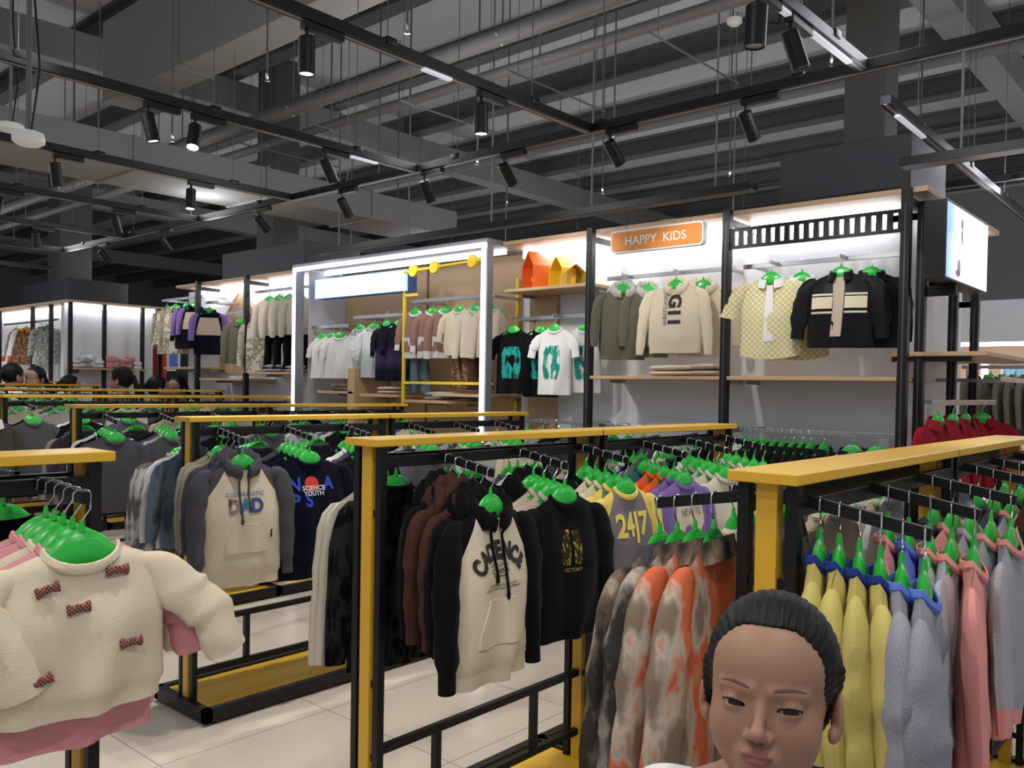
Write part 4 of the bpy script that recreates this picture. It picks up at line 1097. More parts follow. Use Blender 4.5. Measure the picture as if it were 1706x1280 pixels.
    ho = bpy.data.objects.new('hair', vq_mesh('hair', [(hx(Hm[0]) if False else Hm[0] @ Mn[:3, :3].T+Mn[:3, 3], Hm[1])], hair_m or HAIR)); COL.objects.link(ho); ho.parent = t
    so = bpy.data.objects.new('shirt', vq_mesh('shirt', [Sm], shirt or F['white'])); COL.objects.link(so); so.parent = t
    po = bpy.data.objects.new('trousers', vq_mesh('trousers', [Pm], pants or F['slate'])); COL.objects.link(po); po.parent = t
    return t, E_
# ================================================================ racks on the floor
r1a = rack(-1.975, 1.60, 2.715, 'yellow topped double sided clothes rack at the centre front, post beside the brown hoodies')
r1b = rack(-1.975, 2.72, 3.83, 'yellow topped clothes rack joined behind the centre front rack')
r2a = rack(-3.65, 1.93, 3.08, 'second row clothes rack, near unit holding the slate and cream hoodie', yo=.12)
r2b = rack(-3.65, 3.085, 4.25, 'second row clothes rack, far unit ending before the wall display', yo=.12)
rra = rack(-.725, 1.58, 2.72, 'yellow topped clothes rack on the right, behind the girl', yo=.07)
rrb = rack(-.725, 2.725, 3.86, 'yellow topped clothes rack joined behind the right one, at the right edge', yo=.09)
rl = rack(-1.975, -.28, .845, 'left foreground clothes rack carrying the sweater with bows', yo=.26, drop=.012)
r3a = rack(-5.40, 2.13, 3.45, 'third row clothes rack, near unit', zt=1.355, narms=4, yo=.14); r3b = rack(-5.40, 3.455, 4.77, 'third row clothes rack, far unit', zt=1.355, narms=4, yo=.14)
far = {}
for xc, ys, zt, nm in ((-7.15, (.95, 2.3, 3.65, 5.0), 1.385, 'fourth'), (-8.9, (1.1, 2.45, 3.8, 5.15), 1.42, 'fifth'), (-10.6, (1.3, 2.9, 4.5), 1.455, 'sixth'), (-12.2, (1.6, 3.2, 4.8), 1.49, 'seventh')):
    far[nm] = [rack(xc, a, b-.005, 'distant yellow topped rack in the %s row, %s unit from the left' % (nm, ORD[i]), zt=zt, narms=4, yo=.14) for i, (a, b) in enumerate(zip(ys, ys[1:]))]

# ---------------------------------------------------------------- hero garments
HGL = {}
def txt(mb_list, name, B, s, size, m, at, **k):
    mb = MB(); text_mb(mb, s, size, m, at, fn=lambda x, z: B.surf(x, z)-k.get('off', .0035), bold=k.get('bold', 0), rot=k.get('rot', 0), sx=k.get('sx', 1)); mb_list.append((name, mb))
INK = mat('print_black', (.02, .018, .016), .8)
def ex_cad(B):
    out = []; mb = MB()
    for i, ch in enumerate('CADENCE'):
        a = R((3-i)*16.5); rad = .122; x = -rad*math.sin(a); z = B.zn-.243+rad*math.cos(a)
        text_mb(mb, ch, .066, INK, (x, z), fn=lambda X, Z: B.surf(X, Z)-.0035, bold=.06, rot=a, sx=.74)
    out.append(('lettering', mb)); mb = MB()
    for s, z, h in (('ORIGINAL', -.165, .016), ('CHINA', -.183, .022), ('Comfortable life style world', -.222, .0105), ('Original Casual Fashion and Modern', -.232, .0105)):
        text_mb(mb, s, h, INK, (0, B.zn+z), fn=lambda X, Z: B.surf(X, Z)-.0035, bold=.01)
    for z in (-.150, -.197): patch(mb, B, [(-.028, .028, B.zn+z), (-.028, .028, B.zn+z-.0018)], INK, off=.003, n=4)
    out.append(('small_print', mb))
    mb = MB(); patch(mb, B, [(-.055, .055, B.zn-.265), (-.075, .075, B.zn-.30), (-.098, .098, B.zn-.355), (-.100, .100, B.zn-.395)], F['cream'], off=.005, n=12); out.append(('pocket', mb))
    for mb in strings(B, F['black'], .165, .215): out.append(('drawstring', mb))
    return out
def ex_col(B):
    out = []
    BLU = mat('print_blue', (.03, .07, .20), .8); TEA = mat('print_teal', (.05, .16, .33), .8); BR = fab('print_brown', (.10, .06, .05), 'marble', (.30, .24, .20), scale=60)
    mb = MB(); text_mb(mb, 'COLORGOTIC', .026, TEA, (0, B.zn-.135), fn=lambda X, Z: B.surf(X, Z)-.0035, bold=.01, sx=1.05); out.append(('lettering', mb))
    mb = MB()
    for ch, x, m in (('D', -.052, BR), ('A', 0, TEA), ('D', .052, BLU)): text_mb(mb, ch, .084, m, (x, B.zn-.185), fn=lambda X, Z: B.surf(X, Z)-.0035, bold=.045, sx=.9)
    out.append(('big_letters', mb))
    mb = MB(); patch(mb, B, [(-.055, .055, B.zn-.265), (-.075, .075, B.zn-.30), (-.095, .095, B.zn-.355), (-.098, .098, B.zn-.39)], F['cream'], off=.005, n=12); out.append(('pocket', mb))
    for mb in strings(B, F['slate'], .215, .16): out.append(('drawstring', mb))
    mb = MB(); patch(mb, B, [(.118, .126, B.zn-.30), (.118, .126, B.zn-.335)], INK, off=.004, n=2); out.append(('side_label', mb))
    return out
def ex_wings(B):
    G = fab('print_gold', (.42, .30, .07), 'marble', (.03, .025, .01), scale=120); mb = MB()
    for sx in (-1, 1):
        p = [(.004, .026, -.10), (.005, .034, -.125), (.006, .039, -.15), (.007, .040, -.175), (.007, .034, -.19), (.008, .022, -.197)] if sx > 0 else [(-.016, -.006, -.095), (-.032, -.006, -.12), (-.042, -.006, -.15), (-.044, -.006, -.175), (-.040, -.006, -.192), (-.026, -.008, -.198)]
        patch(mb, B, [(a*1.1, b*1.1, B.zn+z*1.1) for a, b, z in p], G, off=.004, n=5)
    text_mb(mb, 'VICTORY', .017, mat('gold_ink', (.42, .30, .07), .6), (0, B.zn-.232), fn=lambda X, Z: B.surf(X, Z)-.0035, bold=.01)
    return [('wing_print', mb)]
def ex_247(B):
    mb = MB(); text_mb(mb, '24|7', .112, F['lemon'], (0, B.zn-.125), fn=lambda X, Z: B.surf(X, Z)-.004, bold=.035, sx=.9)
    return [('number_lettering', mb)]
def ex_neiu(B):
    mb = MB(); patch(mb, B, [(-.085, .085, B.zn-.075), (-.095, .095, B.zn-.15), (-.10, .10, B.zn-.30)], F['cream'], off=.003, n=14)
    t = MB(); text_mb(t, 'NEW70', .042, F['slate'], (0, B.zn-.12), fn=lambda X, Z: B.surf(X, Z)-.006, bold=-.01)
    return [('chest_panel', mb), ('lettering', t)]
def ex_nos(B):
    BL = mat('ink_royal', (.02, .06, .50), .7); RD = mat('ink_red', (.65, .03, .03), .7); WH = mat('ink_white', (.7, .7, .7), .7)
    ls = []
    for ch, x, z in (('N', -.088, -.115), ('A', .085, -.115), ('P', -.088, -.19), ('S', -.02, -.19)):
        mb = MB(); text_mb(mb, ch, .085, BL, (x, B.zn+z), fn=lambda X, Z: B.surf(X, Z)-.003, bold=.035, sx=.95); ls.append(('printed_letter', mb))
    d = MB(); patch(d, B, [(x0, x1, B.zn-.118+.036*math.cos(a)) for a in [3.1416*i/8 for i in range(9)] for x0, x1 in ((-.002-.036*math.sin(a), -.002+.036*math.sin(a)+.0001),)], RD, off=.004, n=8)
    w = MB(); text_mb(w, 'SCIENCE', .030, WH, (.005, B.zn-.135), fn=lambda X, Z: B.surf(X, Z)-.0065, bold=.02); text_mb(w, 'YOUTH', .030, WH, (.005, B.zn-.160), fn=lambda X, Z: B.surf(X, Z)-.0065, bold=.02)
    return ls+[('red_disc', d), ('white_lettering', w)]
def ex_bows(B):
    out = []
    for x, z, a in ((-.072, -.062, .25), (.058, -.045, -.02), (-.018, -.105, .08), (.075, -.185, .02), (-.088, -.225, .30)):
        mb = MB(); M = Matrix.Translation((x, B.surf(x, B.zn+z)-.004, B.zn+z)) @ Matrix.Rotation(-a, 4, 'Y')
        for sx in (-1, 1):
            rs = []
            for i in range(6):
                q = i/5; w = (.005+.0080*q)*(1 if i < 5 else .85); x_ = sx*(.003+.018*q); d = .0025+.006*math.sin(3.14*min(.9, q+.15))
                rs.append([(x_, -d*math.cos(b)-.004, w*math.sin(b)*(1+.08*math.sin(3*b))) for b in [6.28318*j/10 for j in range(10)]])
            mb.rings(rs, F['bow_check'])
        mb.tube([(0, -.004, -.007), (0, -.004, .007)], .006, F['bow_check'], 8); mb.xf(M); out.append(('bow', mb))
    return out
def H_(name, cat, sp, lab, ex=None, labels={}):
    def f(loc, rz): detail_garment(name, sp, loc, rz, lab, cat, ex, labels); return True
    return f
def hero_map(d):
    return lambda j, loc, rz: (d[j](loc, rz) if j in d else False)
def sp_(k, **kw): s = dict(K[k][2]); s.update(kw); return s
h_cad = H_('hoodie', 'hoodie', sp_('cad', depth=.055, fold=.012, L=.51, sl=.45, r0=.055, r1=.036, dy=.75, fwd=-.01, out=.020, w=.35), 'cream hoodie with black sleeves and arched CADENCE lettering, front of centre rack', ex_cad, {'hood': 'black hood', 'sleeve': 'black sleeve'})
h_wing = H_('sweatshirt', 'sweatshirt', sp_('black', depth=.05, fold=.009, L=.46, sl=.40, r0=.052, dy=.75, seed=51, w=.34), 'black sweatshirt with golden wings print on centre rack', ex_wings)
h_247 = H_('sweatshirt', 'sweatshirt', sp_('mauve', depth=.045, fold=.007, w=.33, sl=.36, r0=.055), 'mauve sweatshirt with yellow sleeves and yellow 24|7 lettering', ex_247, {'sleeve': 'yellow sleeve', 'collar': 'yellow collar'})
h_neiu = H_('sweatshirt', 'sweatshirt', sp_('purple', depth=.045), 'purple sweatshirt with cream chest panel, behind the 24|7 sweatshirt', ex_neiu)
h_big = H_('sweatshirt', 'sweatshirt', sp_('ecru', depth=.045, w=.38, neck=.07), 'wide plain ecru sweatshirt left of the right rack post', None)
h_col = H_('hoodie', 'hoodie', sp_('col', depth=.055, fold=.009, L=.54, sl=.46, r0=.060, dy=.75, out=.024, w=.38), 'cream hoodie with slate sleeves and COLORGOTIC lettering, front of second row', ex_col, {'hood': 'slate hood', 'sleeve': 'slate sleeve'})
h_nos = H_('sweatshirt', 'sweatshirt', sp_('navy', depth=.05, w=.40, L=.56, sl=.48, seed=53), 'near black sweatshirt with blue letters and a red disc', ex_nos)
h_bow = H_('sweatshirt', 'sweatshirt', sp_('cremes', depth=.045, w=.33, L=.31, sl=.21, r0=.048, r1=.043, puff=.004, dy=.55, out=.12, kind='plain', band=True, curve=.006, neck=.070, drop=.036, fwd=-.02, slope=.035, nx=36, ny=30), 'cream short sweater with five checked bows at the lower left', ex_bows)
def h_det(k, lab, **kw): return H_(K[k][0], K[k][0], sp_(k, **kw), lab)

# ---------------------------------------------------------------- stock: (row, xc, unit arms, zt, right-side lists, left-side lists)
def fill(row, xc, units, zt, right, left, heroes={}, angs={}, drop=.040, gaps={}):
    yr = sorted(y for u in units for s, y in u if s > 0); yl = sorted(y for u in units for s, y in u if s < 0)
    for i, y in enumerate(yr):
        if i < len(right) and right[i]: stock_arm(row, xc, 1, y, i, right[i], zt, gap=gaps.get((1, i), .044), hero=heroes.get((1, i)), ang=angs.get((1, i), 0), drop=drop)
    for i, y in enumerate(yl):
        if i < len(left) and left[i]: stock_arm(row, xc, -1, y, i, left[i], zt, hero=heroes.get((-1, i)), ang=angs.get((-1, i), 0), drop=drop)
fill('centre rack', -1.975, (r1a, r1b), 1.345,
     [['cad', 'blackhood', 'brown', 'brown', 'blackhood'], ['black', 'beige', 'beige', 'blackhood', 'black'], ['mauve', 'mauve', 'cream', 'cream', 'black'],
      ['purple', 'purple', 'orange', 'orange', 'teal'], ['ecru', 'ecru', 'lgrey', 'khaki', 'white'], ['lgrey', 'lgrey', 'cream', 'beige', 'grey']],
     [['longwhite', 'longwhite', 'lace', 'lace'], ['white', 'grey', 'black', 'black'], ['slate', 'white', 'lgrey', 'navy'], ['beige', 'grey', 'slate', 'teal'], ['khaki', 'white', 'navy', 'grey'], ['white', 'cream', 'slate', 'black']],
     {(1, 0): hero_map({0: h_cad, 2: h_det('brown', 'outer one of two dark brown hoodies behind the cream hoodie'), 3: h_det('brown', 'inner one of two dark brown hoodies, nearest the yellow post', seed=61)}),
      (1, 1): hero_map({0: h_wing}), (1, 2): hero_map({0: h_247}), (1, 3): hero_map({0: h_neiu}), (1, 4): hero_map({0: h_big})}, {(1, 0): 4, (1, 1): -6, (1, 4): -12})
fill('second row', -3.65, (r2a, r2b), 1.345,
     [['col', 'col', 'slate', 'khaki', 'khaki'], ['navy', 'black', 'navy', 'black', 'slate'], ['black', 'navy', 'slate', 'white', 'navy'], ['slate', 'denim', 'white', 'slate', 'grey'], ['lgrey', 'cream', 'beige', 'slate', 'grey'], ['cream', 'beige', 'ecru', 'lgrey', 'white']],
     [['paint', 'paint', 'white', 'denim'], ['denim', 'ecru', 'slate', 'slate'], ['slate', 'navy', 'grey', 'slate'], ['slate', 'grey', 'ecru', 'black'], ['navy', 'slate', 'white', 'grey'], ['black', 'slate', 'grey', 'navy']],
     {(1, 0): hero_map({0: h_col}), (1, 1): hero_map({0: h_nos})}, {(1, 0): -3, (1, 1): -8})
fill('right rack', -.725, (rra, rrb), 1.345,
     [['bluegrey', 'bluegrey', 'yellow', 'yellow', 'yellow', 'yellow'], ['pink', 'silver', 'silver', 'skyb', 'pink'], ['greypink', 'greypink', 'grey', 'pink', 'slate'], ['brown', 'cream', 'greypink', 'slate', 'grey'], ['slate', 'grey', 'teal', 'slate', 'black'], ['slate', 'black', 'redj', 'grey', 'teal']],
     [['tieb', 'tieg', 'tieo', 'tieo'], ['cream', 'beige', 'tieo', 'tieg'], ['ecru', 'tieb', 'cream', 'beige'], ['lgrey', 'white', 'ecru', 'white'], ['white', 'white', 'lgrey', 'grey'], ['black', 'slate', 'white', 'grey']],
     {(1, 0): hero_map({0: h_det('bluegrey', 'outermost grey sweatshirt with blue collar and cuffs at the right', depth=.04), 1: h_det('bluegrey', 'grey sweatshirt with blue collar beside the yellow ones', seed=71), 2: h_det('yellow', 'mustard yellow sweatshirt, outermost of the four on the right rack'), 3: h_det('yellow', 'mustard yellow sweatshirt second of the four from outside', seed=72), 4: h_det('yellow', 'mustard yellow sweatshirt, third of the four from outside', seed=73), 5: h_det('yellow', 'mustard yellow sweatshirt, innermost of the four near the post', seed=75)}),
      (-1, 0): hero_map({0: h_det('tieb', 'brown tie dye shirt, leftmost on the arm left of the girl'), 1: h_det('tieg', 'grey and black tie dye shirt left of the girl'), 2: h_det('tieo', 'orange tie dye shirt just left of the girl'), 3: h_det('tieo', 'orange and beige tie dye shirt nearest the right rack post', seed=74)})}, {(1, 0): 15, (1, 1): 10, (-1, 0): 2}, gaps={(1, 0): .0385})
fill('foreground rack', -1.975, (rl,), 1.345,
     [['cremes', 'softp', 'cremes', 'softp', 'cremes'], ['cremes', 'softp', 'cremes', 'softp', 'beige'], ['softp', 'softp', 'cremes', 'softp', 'softp']], [['black', 'slate', 'black', 'slate'], ['black', 'slate', 'navy', 'black'], ['black', 'slate', 'navy', 'black']],
     {(1, 2): hero_map({0: h_bow, 1: h_det('softp', 'pink short sweatshirt right behind the sweater with bows', w=.34, L=.385, out=.08, seed=81)})}, {(1, 2): -4}, drop=.012)
fill('third row', -5.4, (r3a, r3b), 1.355,
     [['slate', 'slate', 'navy', 'white'], ['slate', 'lgrey', 'slate', 'black'], ['black', 'slate', 'slate', 'grey'], ['slate', 'slate', 'khaki', 'black'], ['grey', 'white', 'slate', 'navy'], ['black', 'ecru', 'slate', 'grey'], ['slate', 'black', 'white', 'grey'], ['beige', 'beige', 'slate', 'lgrey']],
     [['denim', 'khaki', 'beige', 'slate']]+[[a, b, 'slate'] for a, b in (('beige', 'khaki'), ('slate', 'black'), ('white', 'grey'), ('slate', 'navy'), ('ecru', 'khaki'), ('black', 'slate'), ('grey', 'white'))])
pol = [['polo', 'polo', 'lgrey'], ['beige', 'polo', 'black'], ['polo', 'black', 'slate'], ['slate', 'black', 'white']]
fill('fourth row', -7.15, far['fourth'], 1.385, [['polo', 'polo', 'lgrey'], ['polo', 'slate', 'black'], ['polo', 'beige', 'black'], ['polo', 'lgrey', 'black'], ['slate', 'black'], ['black', 'white'], ['slate', 'grey'], ['khaki', 'black'], ['slate', 'navy'], ['lgrey', 'black'], ['slate', 'slate'], ['black', 'ecru']], [])
# farther rows: only their tops show as a band of green and cloth
def far_stock(nm, xc, units, zt, seed):
    random.seed(seed)
    if 'low' not in HGL:
        hb = hanger_mb(); hk = hook_mb(); HGL['h'] = (hb, hk)
        HGL['g'] = []
        for kk in ('slate', 'black', 'lgrey', 'khaki', 'pink', 'white', 'ecru', 'navy'):
            s = dict(K[kk][2]); s.update(nx=8, ny=5); _, parts = garment_parts(s); HGL['g'].append(parts)
        HGL['low'] = 1
    A = MB(); G = MB()
    for u in units:
        for sx, y in u:
            for j in range(4):
                x, z = arm_point(xc, sx, .012+.055*j, zt); M = Matrix.Translation((x, y+random.uniform(-.01, .01), z-.0068)) @ Matrix.Rotation(R(90)*sx+random.uniform(-.1, .1), 4, 'Z')
                for src in HGL['h']: A.add([M @ Vector(p) for p in src.v], src.f, src.mats[0])
                for _, p in random.choice(HGL['g']):
                    for mi, m in enumerate(p.mats): G.add([M @ Vector(q) for q in p.v], [f for f, k in zip(p.f, p.m) if k == mi], m)
    o = obj('clothes_hangers', A); o['kind'] = 'stuff'; tag(o, 'band of green hangers on the distant %s row of racks' % nm, 'clothes hangers')
    o = obj('hanging_clothes', G); o['kind'] = 'stuff'; tag(o, 'mixed clothes hanging on the distant %s row of racks' % nm, 'clothes')
far_stock('fifth', -8.9, far['fifth'], 1.42, 1); far_stock('sixth', -10.6, far['sixth'], 1.455, 2); far_stock('seventh', -12.2, far['seventh'], 1.49, 3)
random.seed(11)

# ================================================================ clothes on the wall display
Z1 = 2.310
def deco_g11(mb, B):
    f = lambda X, Z: B.surf(X, Z)-.004
    text_mb(mb, 'G11', .125, INK, (.015, B.zn-.175), fn=f, bold=.045, rot=R(-90), sx=1.0); text_mb(mb, 'GENTLEVIEW', .040, mat('print_grey', (.15, .14, .12), .8), (-.055, B.zn-.165), fn=f, rot=R(-90), sx=.9)
ST('greyhood', 'hoodie', 'grey brown hoodie', kind='hoodie', **c('olive', 'olive', 'olive'), seed=91, hoodm=F['light_grey'])
on_rail(-3.41, 5.065, Z1, 'greyhood', 'grey brown hooded jacket with pale drawcords under the orange sign', 38, sp=dict(L=.50, depth=.05, w=.34))
on_rail(-3.27, 5.175, Z1, 'greyhood', 'second grey brown hooded jacket pressed behind the first one', 48, sp=dict(L=.48, w=.32, fold=.012))
ST('g11', 'hoodie', 'cream hoodie', kind='hoodie', **c('cream', 'cream', 'cream'), seed=92)
on_rail(-2.99, 5.07, Z1, 'g11', 'cream hoodie with black G11 lettering below the sign', 6, sp=dict(L=.46, depth=.05, w=.40, deco=deco_g11, sl=.42, r0=.06, out=.05))
on_rail(-2.84, 5.175, Z1, 'g11', 'cream hoodie half hidden behind the one lettered G11', 22, sp=dict(L=.48, w=.34, out=.05))
def deco_open(mb, B):
    patch(mb, B, [(-.018, .018, B.zn-.05), (-.026, .026, B.zn-.2), (-.030, .030, B.zn-.40)], F['white'], off=.003, n=6)
def deco_jacket(mb, B):
    patch(mb, B, [(-.04, .03, B.zn-.03), (-.03, .03, B.zn-.2), (-.045, .02, B.zn-.38)], F['beige'], off=.003, n=6)
    for a, b in ((-.155, -.035), (.035, .155)):
        patch(mb, B, [(a, b, B.zn-.145), (a, b, B.zn-.215)], F['cream'], off=.004, n=6)
        for z in (-.125, -.232): patch(mb, B, [(a, b, B.zn+z), (a, b, B.zn+z-.012)], F['cream'], off=.0045, n=6)
ST('check', 'shirt', 'yellow checked shirt', kind='shirt', **c('gingham', 'gingham', 'white', 'white'), seed=93)
on_rail(-2.31, 5.065, Z1, 'check', 'yellow and white checked shirt over a white top in the comb bay', 10, sp=dict(L=.48, w=.38, depth=.05, sl=.20, r0=.06, r1=.055, out=.07, deco=deco_open, curve=.03, drop=.05))
on_rail(-2.16, 5.175, Z1, 'check', 'second checked shirt hanging half behind the first one', 25, sp=dict(L=.48, w=.34, sl=.22, out=.04, curve=.03))
on_rail(-1.88, 5.07, Z1, 'leather', 'black leather jacket with cream chest stripes at the right end bay', 8, sp=dict(L=.44, w=.38, depth=.06, sl=.34, r0=.065, r1=.05, out=.05, deco=deco_jacket, neck=.055))
on_rail(-1.74, 5.175, Z1, 'leather', 'second black leather jacket tucked behind the striped one', 24, sp=dict(L=.44, w=.34, r0=.06))
FB('blot_teal', (.010, .012, .013), 'marble', (.01, .17, .15), (.02, .30, .26), scale=26); FB('blot_green', (.62, .64, .62), 'marble', (.10, .36, .28), (.02, .22, .18), scale=26)
def blot(k, w1):
    def f(mb, B): patch(mb, B, [(-w1*.7, w1*.7, B.zn-.13), (-w1, w1, B.zn-.18), (-w1*1.05, w1*1.05, B.zn-.30), (-w1*.8, w1*.8, B.zn-.38)], F[k], off=.003, n=8)
    return f
ST('fadeb', 'shirt', 'long black tee', kind='sweat', band=False, **c('black', 'black', 'black'), seed=94, deco=blot('blot_teal', .085))
ST('fadew', 'shirt', 'long white tee', kind='sweat', band=False, **c('white', 'white', 'white'), seed=95, deco=blot('blot_green', .07))
on_rail(-4.43, 5.065, 2.05, 'fadeb', 'long black top with teal fade, left of two in the toy house bay', 12, sp=dict(L=.50, w=.30, sl=.18, r0=.05, r1=.045, out=.04, depth=.05, fold=.012))
on_rail(-4.24, 5.175, 2.05, 'fadeb', 'long black top with teal fade, right of two in the toy house bay', 30, sp=dict(L=.52, w=.28, sl=.2))
on_rail(-4.02, 5.07, 2.05, 'fadew', 'long white top with green fade in front in the toy house bay', 6, sp=dict(L=.50, w=.30, sl=.17, r0=.045, r1=.042, out=.05, depth=.05, fold=.012))
on_rail(-3.82, 5.175, 2.05, 'fadew', 'long white top with green fade, shaded one beside the post', 28, sp=dict(L=.48, w=.26, sl=.18))
# folded clothes
def folded(x, y, z, w, d, h, m, lab, rz=0, grp=None, n=1):
    mb = MB()
    for i in range(n):
        hh = h/n; rs = []
        for a, b in ((-1, .35), (-.96, .8), (-.8, 1), (0, 1.05), (.8, 1), (.96, .8), (1, .35)):
            sc = d/2*(1-.04*abs(a)); cz = z*0+hh*(i+.5); th = hh/2*b
            rs.append([(a*w/2, math.copysign(abs(math.cos(q))**.6, math.cos(q))*sc, cz+math.sin(q)*th*(1+.15*math.sin(5*a+i))+.002*math.sin(9*a)) for q in [6.28318*j/14 for j in range(14)]])
        mb.rings(rs, m)
    o = obj('folded_clothes', mb, loc=(x, y, z), rz=rz); return tag(o, lab, 'folded clothes', grp)
folded(-3.02, 5.16, 1.600, .30, .26, .075, F['cream'], 'folded cream hoodie on the shelf under the G11 hoodie', .1, n=2)
folded(-2.80, 5.18, 1.600, .24, .24, .085, F['beige'], 'folded beige garment on the shelf beside the cream pile', -.1, n=2)
folded(-7.8, 5.18, 1.625, .30, .26, .08, F['grey'], 'folded grey clothes on the left shelf, left pile', .05, n=2)
folded(-7.42, 5.18, 1.625, .30, .26, .07, F['light_grey'], 'folded pale grey clothes on the left shelf, right pile', -.05, n=2)
# niche
ST('wdress', 'dress', 'white long top', kind='sweat', band=False, **c('white', 'white', 'white'), seed=96)
ST('gdress', 'dress', 'grey long top', kind='sweat', band=False, **c('dress_grey', 'dress_grey', 'light_grey'), seed=97)
ST('ndress', 'dress', 'navy long top', kind='sweat', band=False, **c('dress_navy', 'dress_navy', 'navy'), seed=98)
for x, a, lab in ((-6.86, 8, 'white short dress, leftmost in the lit niche'), (-6.70, 30, 'white short dress, second from the left in the lit niche'), (-6.58, 35, 'white patterned short dress, third from the left in the lit niche')):
    on_rail(x, 5.02, 2.06, 'wdress', lab, a, sp=dict(L=.40, w=.26, sl=.15, r0=.045, r1=.04, out=.03, flare=.15, fold=.012))
for x, a, lab in ((-6.40, 6, 'pale grey long top with dark print, left one in the lit niche'), (-6.20, 28, 'pale grey long top, right one behind in the lit niche')):
    on_rail(x, 5.12, 2.14, 'gdress', lab, a, sp=dict(L=.47, w=.26, sl=.26, r0=.04, r1=.035, out=.03, fold=.012))
for x, a, lab in ((-6.02, 6, 'dark navy long dress, left of the pair in the lit niche'), (-5.84, 24, 'dark navy long dress, right of the pair beside the yellow frame')):
    on_rail(x, 5.12, 2.16, 'ndress', lab, a, sp=dict(L=.52, w=.28, sl=.24, r0=.045, out=.02, fold=.010))
ST('rose', 'sweatshirt', 'rose brown and white top', **c('rose_brown', 'rose_brown', 'white'), seed=99)
def deco_rose(mb, B): patch(mb, B, [(-.13, .13, B.zn-.22), (-.13, .13, B.zn-.37)], F['white'], off=.003, n=10)
on_rail(-5.56, 5.05, 2.24, 'rose', 'rose and white sweatshirt above the jeans in the lit niche', 12, sp=dict(L=.40, w=.30, sl=.28, deco=deco_rose))
on_rail(-5.36, 5.07, 2.24, 'rose', 'second rose and white sweatshirt beside the jeans', 35, sp=dict(L=.40, w=.28, sl=.30, deco=deco_rose))
on_rail(-5.22, 5.09, 2.24, 'rose', 'third rose and white sweatshirt, partly hidden', 45, sp=dict(L=.40, w=.26, deco=deco_rose))
on_rail(-5.02, 5.05, 2.24, 'cream', 'cream top above the brown printed trousers in the lit niche', 10, sp=dict(L=.38, w=.32, sl=.22, out=.03))
on_rail(-4.86, 5.08, 2.24, 'ecru', 'ecru top second from the right frame of the niche', 30, sp=dict(L=.40, w=.28))
on_rail(-4.72, 5.09, 2.24, 'beige', 'beige top beside the right frame of the niche', 35, sp=dict(L=.40, w=.22))
def trousers(x, y, z, m, lab, L_=.42, w=.20, rz=0):
    t = thing('trousers', lab, 'trousers', (x, y, z), rz)
    for sx in (-1, 1):
        mb = MB(); rs = []
        for i in range(15):
            q = i/14; cx = sx*(w*.22+.022*q); rx = (w*.27)*(1-.18*math.sin(3.14*q))*(1+.05*math.sin(14*q+sx)); ry = .035*(1-.15*q)
            rs.append([(cx+rx*math.cos(a)*(1+.06*math.sin(3*a+9*q)), ry*math.sin(a), -L_*q) for a in [6.28318*j/14 for j in range(14)]])
        mb.rings(rs, m); obj('trouser_leg', mb, t)
    obj('waistband', MB().lathe([(0, -.02), (1, -.02), (1.03, .0), (1, .02), (0, .02)], m, 18).xf(Matrix.Diagonal((w*.47, .04, 1, 1))), t)
    obj('belt_hook', MB().tube([(0, 0, .02), (0, 0, .10), (.012, 0, .12), (0, 0, .135)], .002, CHR, 5), t)
trousers(-5.55, 5.10, 1.86, F['denim'], 'blue jeans hanging under the rose and white sweatshirt', rz=.2)
trousers(-5.03, 5.10, 1.90, F['brown_print'], 'brown printed trousers hanging at the right of the niche', rz=.1)
trousers(-4.84, 5.12, 1.90, F['brown'], 'plain dark trousers behind the brown printed pair', rz=.4)
for x, y, z, m, lab in ((-6.68, 5.2, 1.446, 'camo', 'folded patterned garment on the left low niche shelf'), (-5.98, 5.2, 1.426, 'beige', 'folded beige garment on the middle low niche shelf'), (-5.35, 5.2, 1.386, 'light_grey', 'folded pale garments on the shelf under the jeans')):
    folded(x, y, z, .26, .24, .07, F[m], lab, n=2)
# left part
for x, a, k_, lab in ((-10.08, 8, 'camo', 'sand patterned coat, leftmost on the wall display'), (-9.86, 30, 'camo', 'sand patterned coat, second from the left end')):
    on_rail(x, 5.08, 2.50, k_, lab, a, sp=dict(L=.56, w=.38, sl=.40, r0=.06, r1=.05, out=.04))
def deco_v(mb, B): patch(mb, B, [(-.1, .1, B.zn-.08), (-.13, .13, B.zn-.2), (-.14, .14, B.zn-.28)], F['beige'], off=.003, n=8)
ST('varsity', 'jacket', 'navy and beige jacket', kind='jacket', **c('navy', 'purple', 'black', 'navy'), seed=101)
for x, a, lab in ((-9.62, 15, 'navy and beige jacket left of the first left post'), (-9.42, 30, 'second navy and beige jacket behind the first left post'), (-9.08, 50, 'third navy and beige jacket beside the tan board')):
    on_rail(x, 5.08, 2.50 if x < -9.2 else 2.42, 'varsity', lab, a, sp=dict(L=.50, w=.34, deco=deco_v, r0=.055))
on_rail(-8.42, 5.08, 2.27, 'olive', 'grey olive hooded coat hanging low before the tan board', 62, sp=dict(L=.46, w=.30, sl=.4))
on_rail(-8.06, 5.08, 2.27, 'camo', 'mottled brown coat just right of the second left post', 40, sp=dict(L=.56, w=.34, sl=.44))
ST('sage', 'sweatshirt', 'pale yellow top', **c('ecru', 'ecru', 'ecru'), seed=102)
for i, x in enumerate((-7.86, -7.68, -7.50, -7.34)):
    on_rail(x, 5.08, 2.48, 'sage', 'pale yellow top over dark trousers, %s from the left post' % ORD[i], 35, sp=dict(L=.38, w=.28))
    trousers(x, 5.12, 2.02, F['black'], 'black trousers under a pale yellow top, %s from the left post' % ORD[i], L_=.36, w=.17, rz=.6)
